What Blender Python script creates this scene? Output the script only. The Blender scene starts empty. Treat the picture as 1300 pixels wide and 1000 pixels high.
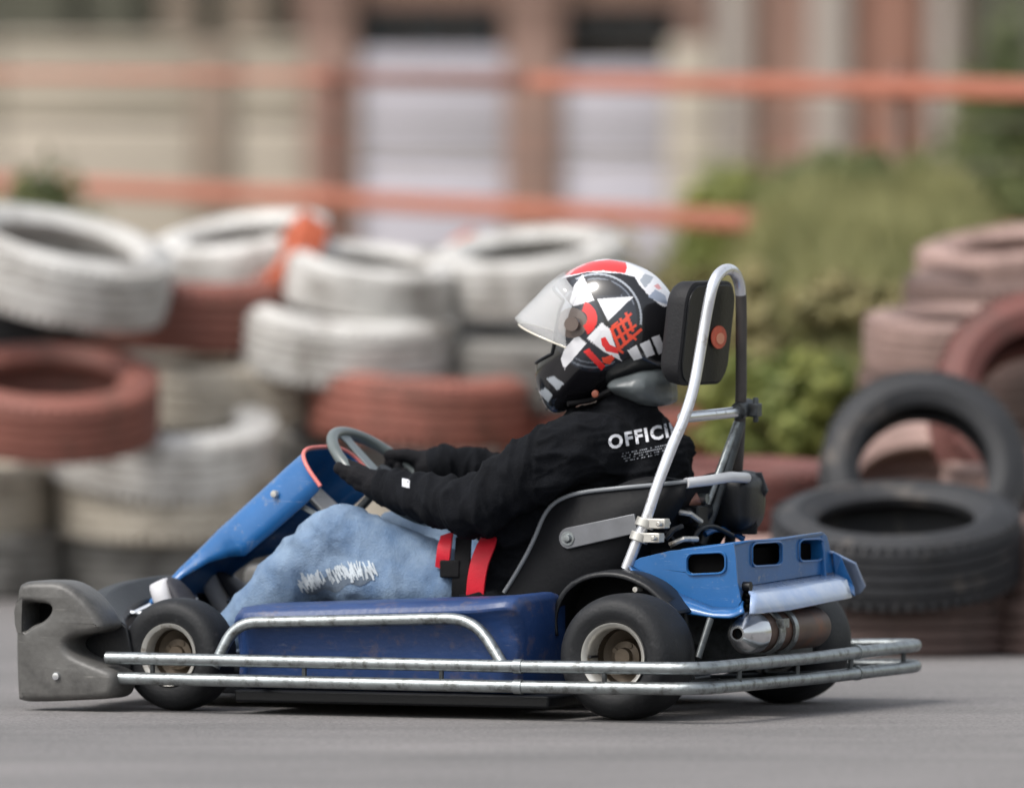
import bpy, bmesh, math, random
import numpy as np
from mathutils import Vector, Matrix, noise
from mathutils.bvhtree import BVHTree
from mathutils.geometry import tessellate_polygon
R = math.radians
random.seed(7)
S = bpy.context.scene
COL = S.collection

# ------------------------------------------------------------------ camera, world, sun, exposure
F = 17701.0                       # focal length in pixels of the 1300 px wide picture
CH = 1.5                          # eye height
PITCH = 0.02491
cd = bpy.data.cameras.new('camera'); cam = bpy.data.objects.new('camera', cd); COL.objects.link(cam)
cam.location = (0, 0, CH); cam.rotation_euler = (math.pi/2 - PITCH, 0, 0)
cd.sensor_width = 36; cd.lens = 36*F/1300; cd.clip_start = 0.5; cd.clip_end = 2000
cd.dof.use_dof = True; cd.dof.focus_distance = 31.15; cd.dof.aperture_fstop = 2.0
S.camera = cam
S.render.resolution_x = 1024; S.render.resolution_y = 787

SUN_EL, SUN_AZ = R(52), R(232)
W = bpy.data.worlds.new('World'); S.world = W; W.use_nodes = True
nt = W.node_tree; bg = nt.nodes['Background']
sk = nt.nodes.new('ShaderNodeTexSky'); sk.sky_type = 'NISHITA'; sk.sun_disc = False
sk.sun_elevation = SUN_EL; sk.sun_rotation = SUN_AZ; sk.dust_density = 4; sk.air_density = 1.4; sk.ozone_density = 1.0
hs = nt.nodes.new('ShaderNodeHueSaturation'); hs.inputs['Saturation'].default_value = 0.35
nt.links.new(sk.outputs[0], hs.inputs['Color']); nt.links.new(hs.outputs[0], bg.inputs[0])
bg.inputs[1].default_value = 0.15
sd = bpy.data.lights.new('sun', 'SUN'); sun = bpy.data.objects.new('sun', sd); COL.objects.link(sun)
sd.energy = 1.5; sd.angle = R(18); sd.color = (1, .965, .92)
sdir = Vector((math.sin(SUN_AZ)*math.cos(SUN_EL), math.cos(SUN_AZ)*math.cos(SUN_EL), math.sin(SUN_EL)))
sun.rotation_euler = (-sdir).to_track_quat('-Z', 'Y').to_euler(); sun.location = (0, 20, 30)
vs = S.view_settings; vs.view_transform = 'Standard'; vs.look = 'None'; vs.gamma = 1; vs.use_curve_mapping = False
vs.exposure = 0.5

# ------------------------------------------------------------------ pixel -> place helpers (photo pixels, 1300 x 1000)
CF = Vector((0, math.cos(PITCH), -math.sin(PITCH))); CU = Vector((0, math.sin(PITCH), math.cos(PITCH))); CO = Vector((0, 0, CH))
def ray(px, py): return CF + Vector((1, 0, 0))*((px-650)/F) + CU*((500-py)/F)
def at(px, py, Y):
    d = ray(px, py); return CO + d*(Y/d.y)
def scale_at(Y): return F/Y
YAW = R(25); KO = Vector((0.4426, 31.476, 0))
FW = Vector((-math.cos(YAW), math.sin(YAW), 0)); LF = Vector((-math.sin(YAW), -math.cos(YAW), 0))
def kp(px, py, y):                # point on the kart-local plane y = const, in kart coordinates
    d = ray(px, py); o = CO - KO
    t = (y - o.dot(LF))/d.dot(LF); p = o + d*t
    return Vector((p.dot(FW), y, p.z))
def kx(px, py, x):
    d = ray(px, py); o = CO - KO
    t = (x - o.dot(FW))/d.dot(FW); p = o + d*t
    return Vector((x, p.dot(LF), p.z))
def k2w(p): return KO + FW*p.x + LF*p.y + Vector((0, 0, p.z))
def w2px(p):
    d = p - CO; k = d.dot(CF); return (650 + F*d.x/k, 500 - F*d.dot(CU)/k)

# ------------------------------------------------------------------ materials
def lin(c):
    return tuple(((v/255)/12.92 if v/255 <= .04045 else ((v/255+.055)/1.055)**2.4) for v in c)
def mat(name, col, rough=.6, metal=0, var=.15, vscale=6, bump=0, bscale=60, dirt=None, dirt_amt=.0, dscale=9, coat=0, alpha=1, rvar=.1, attr=None, spec=None, stretch=None, sheen=0, orand=0, scratch=None):
    m = bpy.data.materials.new(name); m.use_nodes = True; n = m.node_tree; b = n.nodes['Principled BSDF']
    N = n.nodes.new; L = n.links.new
    tc = N('ShaderNodeTexCoord'); mp = N('ShaderNodeMapping'); L(tc.outputs['Object'], mp.inputs[0])
    if stretch: mp.inputs['Scale'].default_value = stretch
    oi = N('ShaderNodeObjectInfo'); va = N('ShaderNodeVectorMath'); va.operation = 'ADD'
    L(mp.outputs[0], va.inputs[0]); L(oi.outputs['Random'], va.inputs[1])
    no = N('ShaderNodeTexNoise'); no.inputs['Scale'].default_value = vscale; no.inputs['Detail'].default_value = 8; no.inputs['Roughness'].default_value = .65
    L(va.outputs[0], no.inputs[0])
    rm = N('ShaderNodeMapRange'); rm.inputs[1].default_value = .25; rm.inputs[2].default_value = .75
    rm.inputs[3].default_value = 1-var; rm.inputs[4].default_value = 1+var; L(no.outputs[0], rm.inputs[0])
    mx = N('ShaderNodeMix'); mx.data_type = 'RGBA'; mx.blend_type = 'MULTIPLY'; mx.inputs[0].default_value = 1
    if attr:
        a = N('ShaderNodeAttribute'); a.attribute_name = attr; L(a.outputs['Color'], mx.inputs[6])
    else: mx.inputs[6].default_value = (*col, 1)
    L(rm.outputs[0], mx.inputs[7])
    out = mx.outputs[2]
    if orand:
        ro = N('ShaderNodeMapRange'); ro.inputs[3].default_value = 1-orand; ro.inputs[4].default_value = 1+orand*.6; L(oi.outputs['Random'], ro.inputs[0])
        mo = N('ShaderNodeMix'); mo.data_type = 'RGBA'; mo.blend_type = 'MULTIPLY'; mo.inputs[0].default_value = 1; L(out, mo.inputs[6]); L(ro.outputs[0], mo.inputs[7]); out = mo.outputs[2]
    if scratch:
        sm = N('ShaderNodeMapping'); sm.inputs['Scale'].default_value = (5, 14, 60); sm.inputs['Rotation'].default_value = (.1, .35, .2); L(tc.outputs['Object'], sm.inputs[0])
        sn_ = N('ShaderNodeTexNoise'); sn_.inputs['Scale'].default_value = 3; sn_.inputs['Detail'].default_value = 7; sn_.inputs['Roughness'].default_value = .75; L(sm.outputs[0], sn_.inputs[0])
        sr = N('ShaderNodeMapRange'); sr.inputs[1].default_value = .6; sr.inputs[2].default_value = .68; sr.inputs[4].default_value = .75; L(sn_.outputs[0], sr.inputs[0])
        sx_ = N('ShaderNodeMix'); sx_.data_type = 'RGBA'; L(sr.outputs[0], sx_.inputs[0]); L(out, sx_.inputs[6]); sx_.inputs[7].default_value = (*scratch, 1); out = sx_.outputs[2]
    if dirt:
        n2 = N('ShaderNodeTexNoise'); n2.inputs['Scale'].default_value = dscale; n2.inputs['Detail'].default_value = 10; n2.inputs['Roughness'].default_value = .7
        L(va.outputs[0], n2.inputs[0])
        r2 = N('ShaderNodeMapRange'); r2.inputs[1].default_value = .62-dirt_amt*.3; r2.inputs[2].default_value = .72; L(n2.outputs[0], r2.inputs[0])
        m2 = N('ShaderNodeMix'); m2.data_type = 'RGBA'; L(r2.outputs[0], m2.inputs[0]); L(out, m2.inputs[6]); m2.inputs[7].default_value = (*dirt, 1)
        out = m2.outputs[2]
    L(out, b.inputs['Base Color'])
    b.inputs['Metallic'].default_value = metal
    rr = N('ShaderNodeMapRange'); rr.inputs[3].default_value = max(.03, rough-rvar); rr.inputs[4].default_value = min(1, rough+rvar)
    L(no.outputs[0], rr.inputs[0]); L(rr.outputs[0], b.inputs['Roughness'])
    b.inputs['Coat Weight'].default_value = coat; b.inputs['Coat Roughness'].default_value = .08
    if spec is not None: b.inputs['Specular IOR Level'].default_value = spec
    if sheen: b.inputs['Sheen Weight'].default_value = sheen
    if alpha < 1: b.inputs['Alpha'].default_value = alpha
    if bump:
        n3 = N('ShaderNodeTexNoise'); n3.inputs['Scale'].default_value = bscale; n3.inputs['Detail'].default_value = 6
        L(va.outputs[0], n3.inputs[0])
        bp = N('ShaderNodeBump'); bp.inputs['Strength'].default_value = bump; bp.inputs['Distance'].default_value = .01
        L(n3.outputs[0], bp.inputs['Height']); L(bp.outputs[0], b.inputs['Normal'])
    return m
M = {}
M['blue'] = mat('blue_plastic', lin((30, 92, 150)), .32, var=.14, vscale=9, bump=.04, bscale=40, dirt=lin((120, 130, 145)), dirt_amt=.1, dscale=30, coat=.25, scratch=lin((120, 142, 172)))
M['blue_dull'] = mat('dull_blue_plastic', lin((32, 58, 104)), .42, var=.16, vscale=8, bump=.12, bscale=70, dirt=lin((84, 80, 96)), dirt_amt=.3, dscale=22, scratch=lin((88, 94, 118)))
M['black_plastic'] = mat('black_plastic', (.008, .009, .011), .42, var=.2, bump=.08, bscale=120, spec=.35)
M['black_matte'] = mat('black_matte', (.006, .006, .007), .8, var=.3, bump=.2, spec=.2)
M['grey_plastic'] = mat('scuffed_grey_plastic', lin((84, 83, 81)), .45, var=.3, vscale=7, bump=.12, bscale=60, dirt=lin((56, 55, 54)), dirt_amt=.4, dscale=9, scratch=lin((122, 120, 116)))
M['steel'] = mat('worn_steel_tube', lin((150, 156, 158)), .38, metal=.85, var=.25, vscale=20, dirt=lin((78, 76, 72)), dirt_amt=.45, dscale=45, bump=.06, bscale=150)
M['steel_dark'] = mat('dark_steel', lin((82, 86, 88)), .45, metal=.7, var=.3, vscale=20, dirt=lin((45, 42, 40)), dirt_amt=.5, dscale=35)
M['chrome'] = mat('bright_steel', lin((215, 218, 222)), .2, metal=.95, var=.08, vscale=12, dirt=lin((130, 125, 120)), dirt_amt=.1, dscale=40)
M['alu'] = mat('cast_alloy', lin((196, 194, 188)), .38, metal=.6, var=.12, vscale=25, dirt=lin((120, 108, 94)), dirt_amt=.2, dscale=30)
M['hub'] = mat('brown_hub', lin((88, 78, 66)), .5, metal=.5, var=.25, vscale=30)
M['rust'] = mat('heat_stained_pipe', lin((92, 74, 66)), .5, metal=.6, var=.35, vscale=18, dirt=lin((128, 80, 56)), dirt_amt=.45, dscale=14)
M['kart_rubber'] = mat('slick_rubber', (.011, .012, .014), .6, var=.25, vscale=22, bump=.12, bscale=140, spec=.35, dirt=lin((52, 52, 55)), dirt_amt=.2, dscale=40)
M['rubber'] = mat('old_black_rubber', (.022, .023, .026), .7, var=.35, vscale=9, bump=.2, bscale=60, dirt=lin((95, 88, 82)), dirt_amt=.3, dscale=8)
M['tyre_white'] = mat('white_painted_tyre', lin((202, 200, 196)), .6, var=.2, vscale=7, bump=.35, bscale=45, dirt=lin((112, 104, 96)), dirt_amt=.5, dscale=6, orand=.22)
M['tyre_cream'] = mat('cream_painted_tyre', lin((196, 188, 174)), .65, var=.2, vscale=7, bump=.35, bscale=45, dirt=lin((104, 94, 82)), dirt_amt=.6, dscale=7, orand=.22)
M['tyre_grey'] = mat('dusty_grey_tyre', lin((128, 126, 122)), .7, var=.2, vscale=7, bump=.25, bscale=45, dirt=lin((64, 60, 56)), dirt_amt=.5, dscale=6, orand=.22)
M['tyre_red'] = mat('red_painted_tyre', lin((146, 92, 80)), .6, var=.2, vscale=6, bump=.25, bscale=45, dirt=lin((92, 66, 56)), dirt_amt=.4, dscale=7, orand=.22)
M['tyre_orange'] = mat('orange_painted_tyre', lin((180, 92, 62)), .55, var=.15, vscale=6, bump=.25, bscale=45, dirt=lin((120, 70, 54)), dirt_amt=.3, dscale=7, orand=.22)
M['tyre_pink'] = mat('faded_pink_tyre', lin((156, 130, 122)), .7, var=.2, vscale=6, bump=.25, bscale=45, dirt=lin((108, 88, 80)), dirt_amt=.4, dscale=7, orand=.22)
M['tyre_dullred'] = mat('dull_red_tyre', lin((112, 68, 62)), .7, var=.2, vscale=6, bump=.25, bscale=45, dirt=lin((82, 60, 54)), dirt_amt=.45, dscale=7, orand=.22)
M['tyre_brown'] = mat('brown_dusty_tyre', lin((104, 84, 78)), .75, var=.25, vscale=6, bump=.25, bscale=45, dirt=lin((64, 54, 50)), dirt_amt=.5, dscale=7, orand=.22)
M['cloth_black'] = mat('black_cotton', (.0065, .0072, .0092), .95, var=.35, vscale=14, bump=.3, bscale=220, spec=.12)
M['glove'] = mat('black_glove', (.007, .007, .009), .8, var=.3, vscale=30, bump=.3, bscale=200, spec=.2)
M['white_print'] = mat('white_print', lin((200, 202, 208)), .7, var=.15, vscale=80)
M['grey_print'] = mat('grey_print', lin((125, 128, 135)), .7, var=.3, vscale=90)
M['sole'] = mat('pale_shoe_sole', lin((190, 190, 194)), .6, var=.12)
M['shoe'] = mat('dark_shoe', lin((48, 48, 54)), .7, var=.2, bump=.2)
M['red'] = mat('red_strap', lin((205, 22, 44)), .6, var=.12, vscale=30, bump=.2, bscale=300)
M['pink'] = mat('pink_edge', lin((214, 118, 112)), .45, var=.12)
M['orange_sticker'] = mat('orange_sticker', lin((205, 95, 70)), .5, var=.25, vscale=60)
M['hood'] = mat('grey_shiny_fabric', lin((84, 90, 92)), .38, var=.2, vscale=14, bump=.1, bscale=60)
M['pad'] = mat('charcoal_vinyl', (.015, .015, .017), .65, var=.2, bump=.12, bscale=160, spec=.3)
M['skin'] = mat('skin', lin((188, 138, 112)), .55, var=.06)
M['helmet'] = mat('helmet_paint', (1, 1, 1), .2, var=.05, coat=.7, attr='paint', rvar=.05)
M['wall_cream'] = mat('cream_plaster', lin((172, 162, 150)), .9, var=.1, vscale=2.2, bump=.3, bscale=20, dirt=lin((150, 138, 124)), dirt_amt=.3, dscale=1.6)
M['wall_lilac'] = mat('pale_lilac_panel', lin((178, 174, 184)), .7, var=.06, vscale=3, dirt=lin((160, 154, 160)), dirt_amt=.2, dscale=2)
M['wall_pink'] = mat('pinkish_plaster', lin((160, 128, 116)), .9, var=.12, vscale=2.5, bump=.3, bscale=20, dirt=lin((134, 100, 88)), dirt_amt=.4, dscale=2)
M['wall_white'] = mat('whitewashed_plaster', lin((176, 166, 160)), .9, var=.1, vscale=3)
M['wall_grey'] = mat('green_grey_render', lin((96, 95, 84)), .9, var=.2, vscale=2.5)
M['pillar'] = mat('red_brown_pillar', lin((136, 110, 100)), .8, var=.15, vscale=4, dirt=lin((120, 92, 84)), dirt_amt=.4, dscale=3)
M['pillar_grey'] = mat('grey_brown_pillar', lin((136, 122, 110)), .8, var=.15, vscale=4)
M['pillar_orange'] = mat('orange_brick_pillar', lin((152, 112, 98)), .85, var=.15, vscale=4, dirt=lin((160, 110, 92)), dirt_amt=.4, dscale=3)
M['rail'] = mat('orange_rail_paint', lin((164, 102, 84)), .55, var=.12, vscale=5, dirt=lin((176, 104, 82)), dirt_amt=.3, dscale=4, stretch=(.3, .3, 2))
M['rail_brown'] = mat('dark_brown_rail_paint', lin((112, 72, 62)), .6, var=.15, vscale=5)
M['wire'] = mat('fence_wire', lin((105, 98, 92)), .6, metal=.5)
M['glass_dark'] = mat('dark_window_pane', (.03, .032, .034), .12, var=.2, vscale=2)
M['dark_in'] = mat('dark_door_leaf', lin((62, 54, 50)), .7, var=.3, vscale=3)
M['trunk'] = mat('bark', lin((88, 74, 58)), .9, var=.3, vscale=12, bump=.5)

def leaf_mat(name, c1, c2):
    m = bpy.data.materials.new(name); m.use_nodes = True; n = m.node_tree; b = n.nodes['Principled BSDF']; N = n.nodes.new; L = n.links.new
    a = N('ShaderNodeAttribute'); a.attribute_name = 'tint'
    cr = N('ShaderNodeValToRGB'); cr.color_ramp.elements[0].color = (*c1, 1); cr.color_ramp.elements[1].color = (*c2, 1)
    L(a.outputs['Fac'], cr.inputs[0]); L(cr.outputs[0], b.inputs['Base Color']); b.inputs['Roughness'].default_value = .6
    b.inputs['Subsurface Weight'].default_value = 0
    tr = N('ShaderNodeBsdfTranslucent'); L(cr.outputs[0], tr.inputs[0]); ms = N('ShaderNodeMixShader'); ms.inputs[0].default_value = .3
    L(b.outputs[0], ms.inputs[1]); L(tr.outputs[0], ms.inputs[2]); L(ms.outputs[0], n.nodes['Material Output'].inputs[0])
    return m
M['leaf'] = leaf_mat('green_leaves', lin((84, 100, 48)), lin((170, 172, 98)))
M['grass'] = leaf_mat('bank_grass', lin((92, 98, 56)), lin((172, 168, 118)))
M['leaf_dark'] = leaf_mat('dark_leaves', lin((72, 84, 52)), lin((138, 144, 94)))
M['leaf_dry'] = leaf_mat('olive_dry_leaves', lin((112, 108, 66)), lin((182, 170, 124)))

# ------------------------------------------------------------------ mesh helpers
def link(name, me, m, parent=None):
    o = bpy.data.objects.new(name, me); COL.objects.link(o)
    if m is not None and hasattr(me, 'materials') and not me.materials: me.materials.append(m)
    if parent is not None: o.parent = parent
    return o
def tag(o, label=None, cat=None, group=None, kind=None):
    if label: o['label'] = label
    if cat: o['category'] = cat
    if group: o['group'] = group
    if kind: o['kind'] = kind
    return o
def empty(name, loc=(0, 0, 0), rz=0):
    o = bpy.data.objects.new(name, None); COL.objects.link(o); o.location = loc; o.rotation_euler = (0, 0, rz); o.empty_display_size = .1
    return o
def frame_of(t, up=Vector((0, 0, 1))):
    t = t.normalized()
    if abs(t.dot(up)) > .97: up = Vector((0, 1, 0))
    a = t.cross(up).normalized(); b = a.cross(t).normalized(); return a, b
class MB:
    def __init__(s): s.v = []; s.f = []
    def add(s, vs, fs):
        k = len(s.v); s.v += [Vector(v) for v in vs]; s.f += [tuple(i+k for i in f) for f in fs]; return s
    def box(s, c, d, rot=None):
        c = Vector(c); h = Vector(d)*.5; vs = []
        for x in (-1, 1):
            for y in (-1, 1):
                for z in (-1, 1):
                    p = Vector((x*h.x, y*h.y, z*h.z)); vs.append(c + (rot @ p if rot else p))
        return s.add(vs, [(0, 1, 3, 2), (4, 6, 7, 5), (0, 4, 5, 1), (2, 3, 7, 6), (0, 2, 6, 4), (1, 5, 7, 3)])
    def tube(s, pts, r, seg=14, closed=False, flat=1.0, caps=True, up=None):
        pts = [Vector(p) for p in pts]; n = len(pts); rs = r if isinstance(r, (list, tuple)) else [r]*n
        base = len(s.v); pa = None
        for i, p in enumerate(pts):
            if closed: t = pts[(i+1) % n] - pts[i-1]
            else: t = pts[min(i+1, n-1)] - pts[max(i-1, 0)]
            t.normalize()
            if pa is None:
                a, b = frame_of(t, up or Vector((0, 0, 1)))
            else:
                a = pa - t*pa.dot(t)
                a = a.normalized() if a.length > 1e-6 else frame_of(t)[0]
                b = a.cross(t).normalized()
            pa = a
            for k in range(seg):
                q = 2*math.pi*k/seg; s.v.append(p + a*math.cos(q)*rs[i] + b*math.sin(q)*rs[i]*flat)
        m = n if closed else n-1
        for i in range(m):
            for k in range(seg):
                a0 = base+i*seg+k; a1 = base+i*seg+(k+1) % seg; b0 = base+((i+1) % n)*seg+k; b1 = base+((i+1) % n)*seg+(k+1) % seg
                s.f.append((a0, a1, b1, b0))
        if caps and not closed:
            s.f.append(tuple(base+k for k in reversed(range(seg)))); s.f.append(tuple(base+(n-1)*seg+k for k in range(seg)))
        return s
    def lathe(s, prof, c=(0, 0, 0), axis='y', seg=64, closed=False):
        # prof: (radius, offset along axis)
        c = Vector(c); base = len(s.v); n = len(prof)
        for k in range(seg):
            q = 2*math.pi*k/seg; co, si = math.cos(q), math.sin(q)
            for (r, h) in prof:
                if axis == 'y': s.v.append(c + Vector((r*co, h, r*si)))
                elif axis == 'z': s.v.append(c + Vector((r*co, r*si, h)))
                else: s.v.append(c + Vector((h, r*co, r*si)))
        for k in range(seg):
            k2 = (k+1) % seg
            for i in range(n if closed else n-1):
                j = (i+1) % n
                s.f.append((base+k*n+i, base+k*n+j, base+k2*n+j, base+k2*n+i))
        return s
    def loft(s, secs, closed_sec=True, caps=False):
        base = len(s.v); n = len(secs[0])
        for sec in secs: s.v += [Vector(p) for p in sec]
        for i in range(len(secs)-1):
            for k in range(n if closed_sec else n-1):
                a = base+i*n+k; b = base+i*n+(k+1) % n
                s.f.append((a, b, b+n, a+n))
        if caps:
            s.f.append(tuple(base+k for k in reversed(range(n)))); s.f.append(tuple(base+(len(secs)-1)*n+k for k in range(n)))
        return s
    def prism(s, poly0, poly1, holes=()):
        # poly0 / poly1: matching 3-D loops (front/back); holes: list of (loop0, loop1)
        loops0 = [list(map(Vector, poly0))] + [list(map(Vector, h[0])) for h in holes]
        loops1 = [list(map(Vector, poly1))] + [list(map(Vector, h[1])) for h in holes]
        tris = tessellate_polygon(loops0)
        f0 = [v for l in loops0 for v in l]; f1 = [v for l in loops1 for v in l]; n = len(f0)
        base = len(s.v); s.v += f0 + f1
        for t in tris:
            s.f.append(tuple(base+i for i in t)); s.f.append(tuple(base+n+i for i in reversed(t)))
        off = 0
        for l in loops0:
            m = len(l)
            for i in range(m):
                a = base+off+i; b = base+off+(i+1) % m; s.f.append((a, a+n, b+n, b))
            off += m
        return s
    def build(s, name, m, parent=None, smooth=40, bevel=0, bseg=2, solid=0, subd=0, fix=True):
        me = bpy.data.meshes.new(name); me.from_pydata([tuple(v) for v in s.v], [], s.f)
        if fix:
            bm = bmesh.new(); bm.from_mesh(me); bmesh.ops.remove_doubles(bm, verts=bm.verts, dist=1e-6)
            bmesh.ops.recalc_face_normals(bm, faces=bm.faces); bm.to_mesh(me); bm.free()
        me.polygons.foreach_set('use_smooth', [True]*len(me.polygons))
        o = link(name, me, m, parent)
        if solid:
            q = o.modifiers.new('s', 'SOLIDIFY'); q.thickness = solid; q.offset = -1
        if subd:
            q = o.modifiers.new('d', 'SUBSURF'); q.levels = subd; q.render_levels = subd
        if bevel:
            q = o.modifiers.new('b', 'BEVEL'); q.width = bevel; q.segments = bseg; q.limit_method = 'ANGLE'; q.angle_limit = R(35); q.harden_normals = False
        if smooth:
            me.set_sharp_from_angle(angle=R(smooth))
        return o
def fillet(pts, r, n=7, closed=False):
    pts = [Vector(p) for p in pts]; out = []; N = len(pts)
    for i, p in enumerate(pts):
        if not closed and i in (0, N-1): out.append(p); continue
        a = pts[i-1]; b = pts[(i+1) % N]; da = (a-p); db = (b-p); rr = min(r, da.length*.48, db.length*.48)
        A = p+da.normalized()*rr; B = p+db.normalized()*rr
        for k in range(n+1):
            t = k/n; out.append(A*(1-t)**2 + p*2*t*(1-t) + B*t*t)
    return out
def spline(pts, n=8, closed=False):
    pts = [Vector(p) for p in pts]; N = len(pts); out = []
    for i in range(N if closed else N-1):
        if closed: p0, p1, p2, p3 = pts[i-1], pts[i], pts[(i+1) % N], pts[(i+2) % N]
        else: p0, p1, p2, p3 = pts[max(i-1, 0)], pts[i], pts[i+1], pts[min(i+2, N-1)]
        for k in range(n):
            t = k/n; out.append(.5*((2*p1) + (p2-p0)*t + (2*p0-5*p1+4*p2-p3)*t*t + (3*p1-p0-3*p2+p3)*t**3))
    if not closed: out.append(pts[-1])
    return out
def rrect(cx, cy, w, h, r, n=4):
    o = []
    for (sx, sy, a0) in ((1, 1, 0), (-1, 1, 90), (-1, -1, 180), (1, -1, 270)):
        for k in range(n+1):
            a = R(a0+90*k/n); o.append((cx+sx*(w/2-r)+r*math.cos(a), cy+sy*(h/2-r)+r*math.sin(a)))
    return o

# ================================================================== THE SETTING
#@SETTING
def ground_sheet():
    m = bpy.data.materials.new('asphalt'); m.use_nodes = True; n = m.node_tree; b = n.nodes['Principled BSDF']; N = n.nodes.new; L = n.links.new
    tc = N('ShaderNodeTexCoord')
    def nz(scale, det=6, rough=.6, st=None):
        t = N('ShaderNodeTexNoise'); t.inputs['Scale'].default_value = scale; t.inputs['Detail'].default_value = det; t.inputs['Roughness'].default_value = rough
        if st:
            mp = N('ShaderNodeMapping'); mp.inputs['Scale'].default_value = st; mp.inputs['Rotation'].default_value = (0, 0, R(-6)); L(tc.outputs['Object'], mp.inputs[0]); L(mp.outputs[0], t.inputs[0])
        else: L(tc.outputs['Object'], t.inputs[0])
        return t
    big = nz(1.1, 9, .68, (.6, 1.0, 1)); fine = nz(160, 3, .7); grit = nz(55, 5, .8); tr = nz(2.2, 6, .6, (.12, 3.2, 1))
    cr = N('ShaderNodeValToRGB'); cr.color_ramp.elements[0].position = .3; cr.color_ramp.elements[1].position = .72
    cr.color_ramp.elements[0].color = (*lin((104, 102, 101)), 1); cr.color_ramp.elements[1].color = (*lin((135, 131, 130)), 1)
    L(big.outputs[0], cr.inputs[0])
    def mult(a, node, lo, hi, f0=.35, f1=.65):
        r = N('ShaderNodeMapRange'); r.inputs[1].default_value = f0; r.inputs[2].default_value = f1; r.inputs[3].default_value = lo; r.inputs[4].default_value = hi
        L(node.outputs[0], r.inputs[0]); x = N('ShaderNodeMix'); x.data_type = 'RGBA'; x.blend_type = 'MULTIPLY'; x.inputs[0].default_value = 1
        L(a, x.inputs[6]); L(r.outputs[0], x.inputs[7]); return x.outputs[2]
    c = mult(cr.outputs[0], tr, .95, 1.03); c = mult(c, grit, .66, 1.26); c = mult(c, fine, .62, 1.34)
    L(c, b.inputs['Base Color']); b.inputs['Roughness'].default_value = .82
    ad = N('ShaderNodeMath'); ad.operation = 'ADD'; L(grit.outputs[0], ad.inputs[0]); L(fine.outputs[0], ad.inputs[1])
    bp = N('ShaderNodeBump'); bp.inputs['Strength'].default_value = .5; bp.inputs['Distance'].default_value = .008; L(ad.outputs[0], bp.inputs['Height']); L(bp.outputs[0], b.inputs['Normal'])
    g = MB(); g.add([(-150, -5, 0), (150, -5, 0), (150, 60, 0), (-150, 60, 0)], [(0, 1, 2, 3)])
    o = g.build('track', m, smooth=0); tag(o, 'grey sunlit asphalt of the kart track', None, None, 'structure')
ground_sheet()
dirt_m = mat('dry_earth', lin((122, 112, 84)), .95, var=.3, vscale=1.5, bump=.6, bscale=9, dirt=lin((104, 112, 62)), dirt_amt=.8, dscale=2)
def bank_z(x, y):
    s1 = lambda t: max(0., min(1., t))**2*(3-2*max(0., min(1., t)))
    a = s1((x-.25)/.6)*(1-.3*s1((x-1.25)/.3)); up = s1((y-35.9)/4.4); dn = 1-s1((y-41.2)/3.5)
    return 1.02*a*min(up, dn)*(1+.10*noise.noise(Vector((x*2.2, y*1.3, 3))))
g = MB()
nx, ny = 90, 120                     # gently uneven verge beyond the barrier, rising to a bank on the right
vs_ = []; fs_ = []
for j in range(ny+1):
    for i in range(nx+1):
        x = -60 + 120*i/nx if False else (-60 if i == 0 else 60 if i == nx else -9 + 18*(i-1)/(nx-2)); y = 38.9 + (400-38.9)*max(0, (j/ny-.6)/.4)**2 + 22*min(1, j/ny/.6)
        line = 38.9 - 3.6*min(1, max(0, (x+.6)/1.4)); y0 = y - (38.9-line)*max(0, 1-j/20)
        z = -.004 + .004*2 + .03*noise.noise(Vector((x*.9, y0*.7, 0))) * (1 if j else 0)
        if j: z += .02
        z += bank_z(x, y0)
        vs_.append((x, y0, max(z, .004))); 
for j in range(ny):
    for i in range(nx):
        a = j*(nx+1)+i; fs_.append((a, a+1, a+nx+2, a+nx+1))
g.add(vs_, fs_); tag(g.build('verge_ground', dirt_m, smooth=0), 'dry earth verge behind the tyre barrier', None, None, 'structure')

# ---- building far behind
BY = 53.0; bs = scale_at(BY)
def bx(px): return (px-650)/bs
def bz(py): return at(650, py, BY).z
bld = empty('building', (bx(650), BY, 0)); tag(bld, 'low pinkish plastered building with dark window openings standing behind the fence', 'building')
def bpart(name, px0, px1, z0, z1, y0, y1, m, parent=bld, bev=.01):
    b = MB(); b.box(((bx(px0)+bx(px1))/2-bx(650), (y0+y1)/2, (z0+z1)/2), (abs(bx(px1)-bx(px0)), abs(y1-y0), z1-z0)); return b.build(name, m, parent, smooth=0, bevel=bev)
zsill = bz(84); zhead = bz(6)
bpart('wall', -3200, -700, 0, 3.4, 0, .25, M['wall_grey'])
bpart('wall', -700, 372, 0, 3.4, 0, .25, M['wall_grey'])
bpart('wall', 372, 900, 0, zsill, 0, .25, M['wall_cream'])
bpart('wall', 372, 900, zhead, 3.4, .003, .25, M['wall_pink'])
bpart('wall', 900, 1225, 0, 3.4, 0, .25, M['wall_pink'])
bpart('wall', 1225, 3800, 0, 3.4, 0, .25, M['wall_grey'])
for a, b_ in ((378, 450), (640, 715), (862, 904)):
    p = bpart('pillar', a, b_, 0, 3.35, -.09, -.002, M['pillar'])
for a, b_, m_ in ((912, 950, 'wall_white'), (1028, 1076, 'wall_white'), (1100, 1168, 'pillar_orange'), (1182, 1212, 'wall_white')):
    bpart('pilaster', a, b_, 0, 3.35, -.08, -.002, M[m_])
for a, b_ in ((20, 90), (120, 175), (205, 255), (285, 345)):
    bpart('pilaster', a, b_, 1.2, 3.35, -.07, -.002, M['wall_grey' if a < 200 else 'pillar_grey'])
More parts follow.
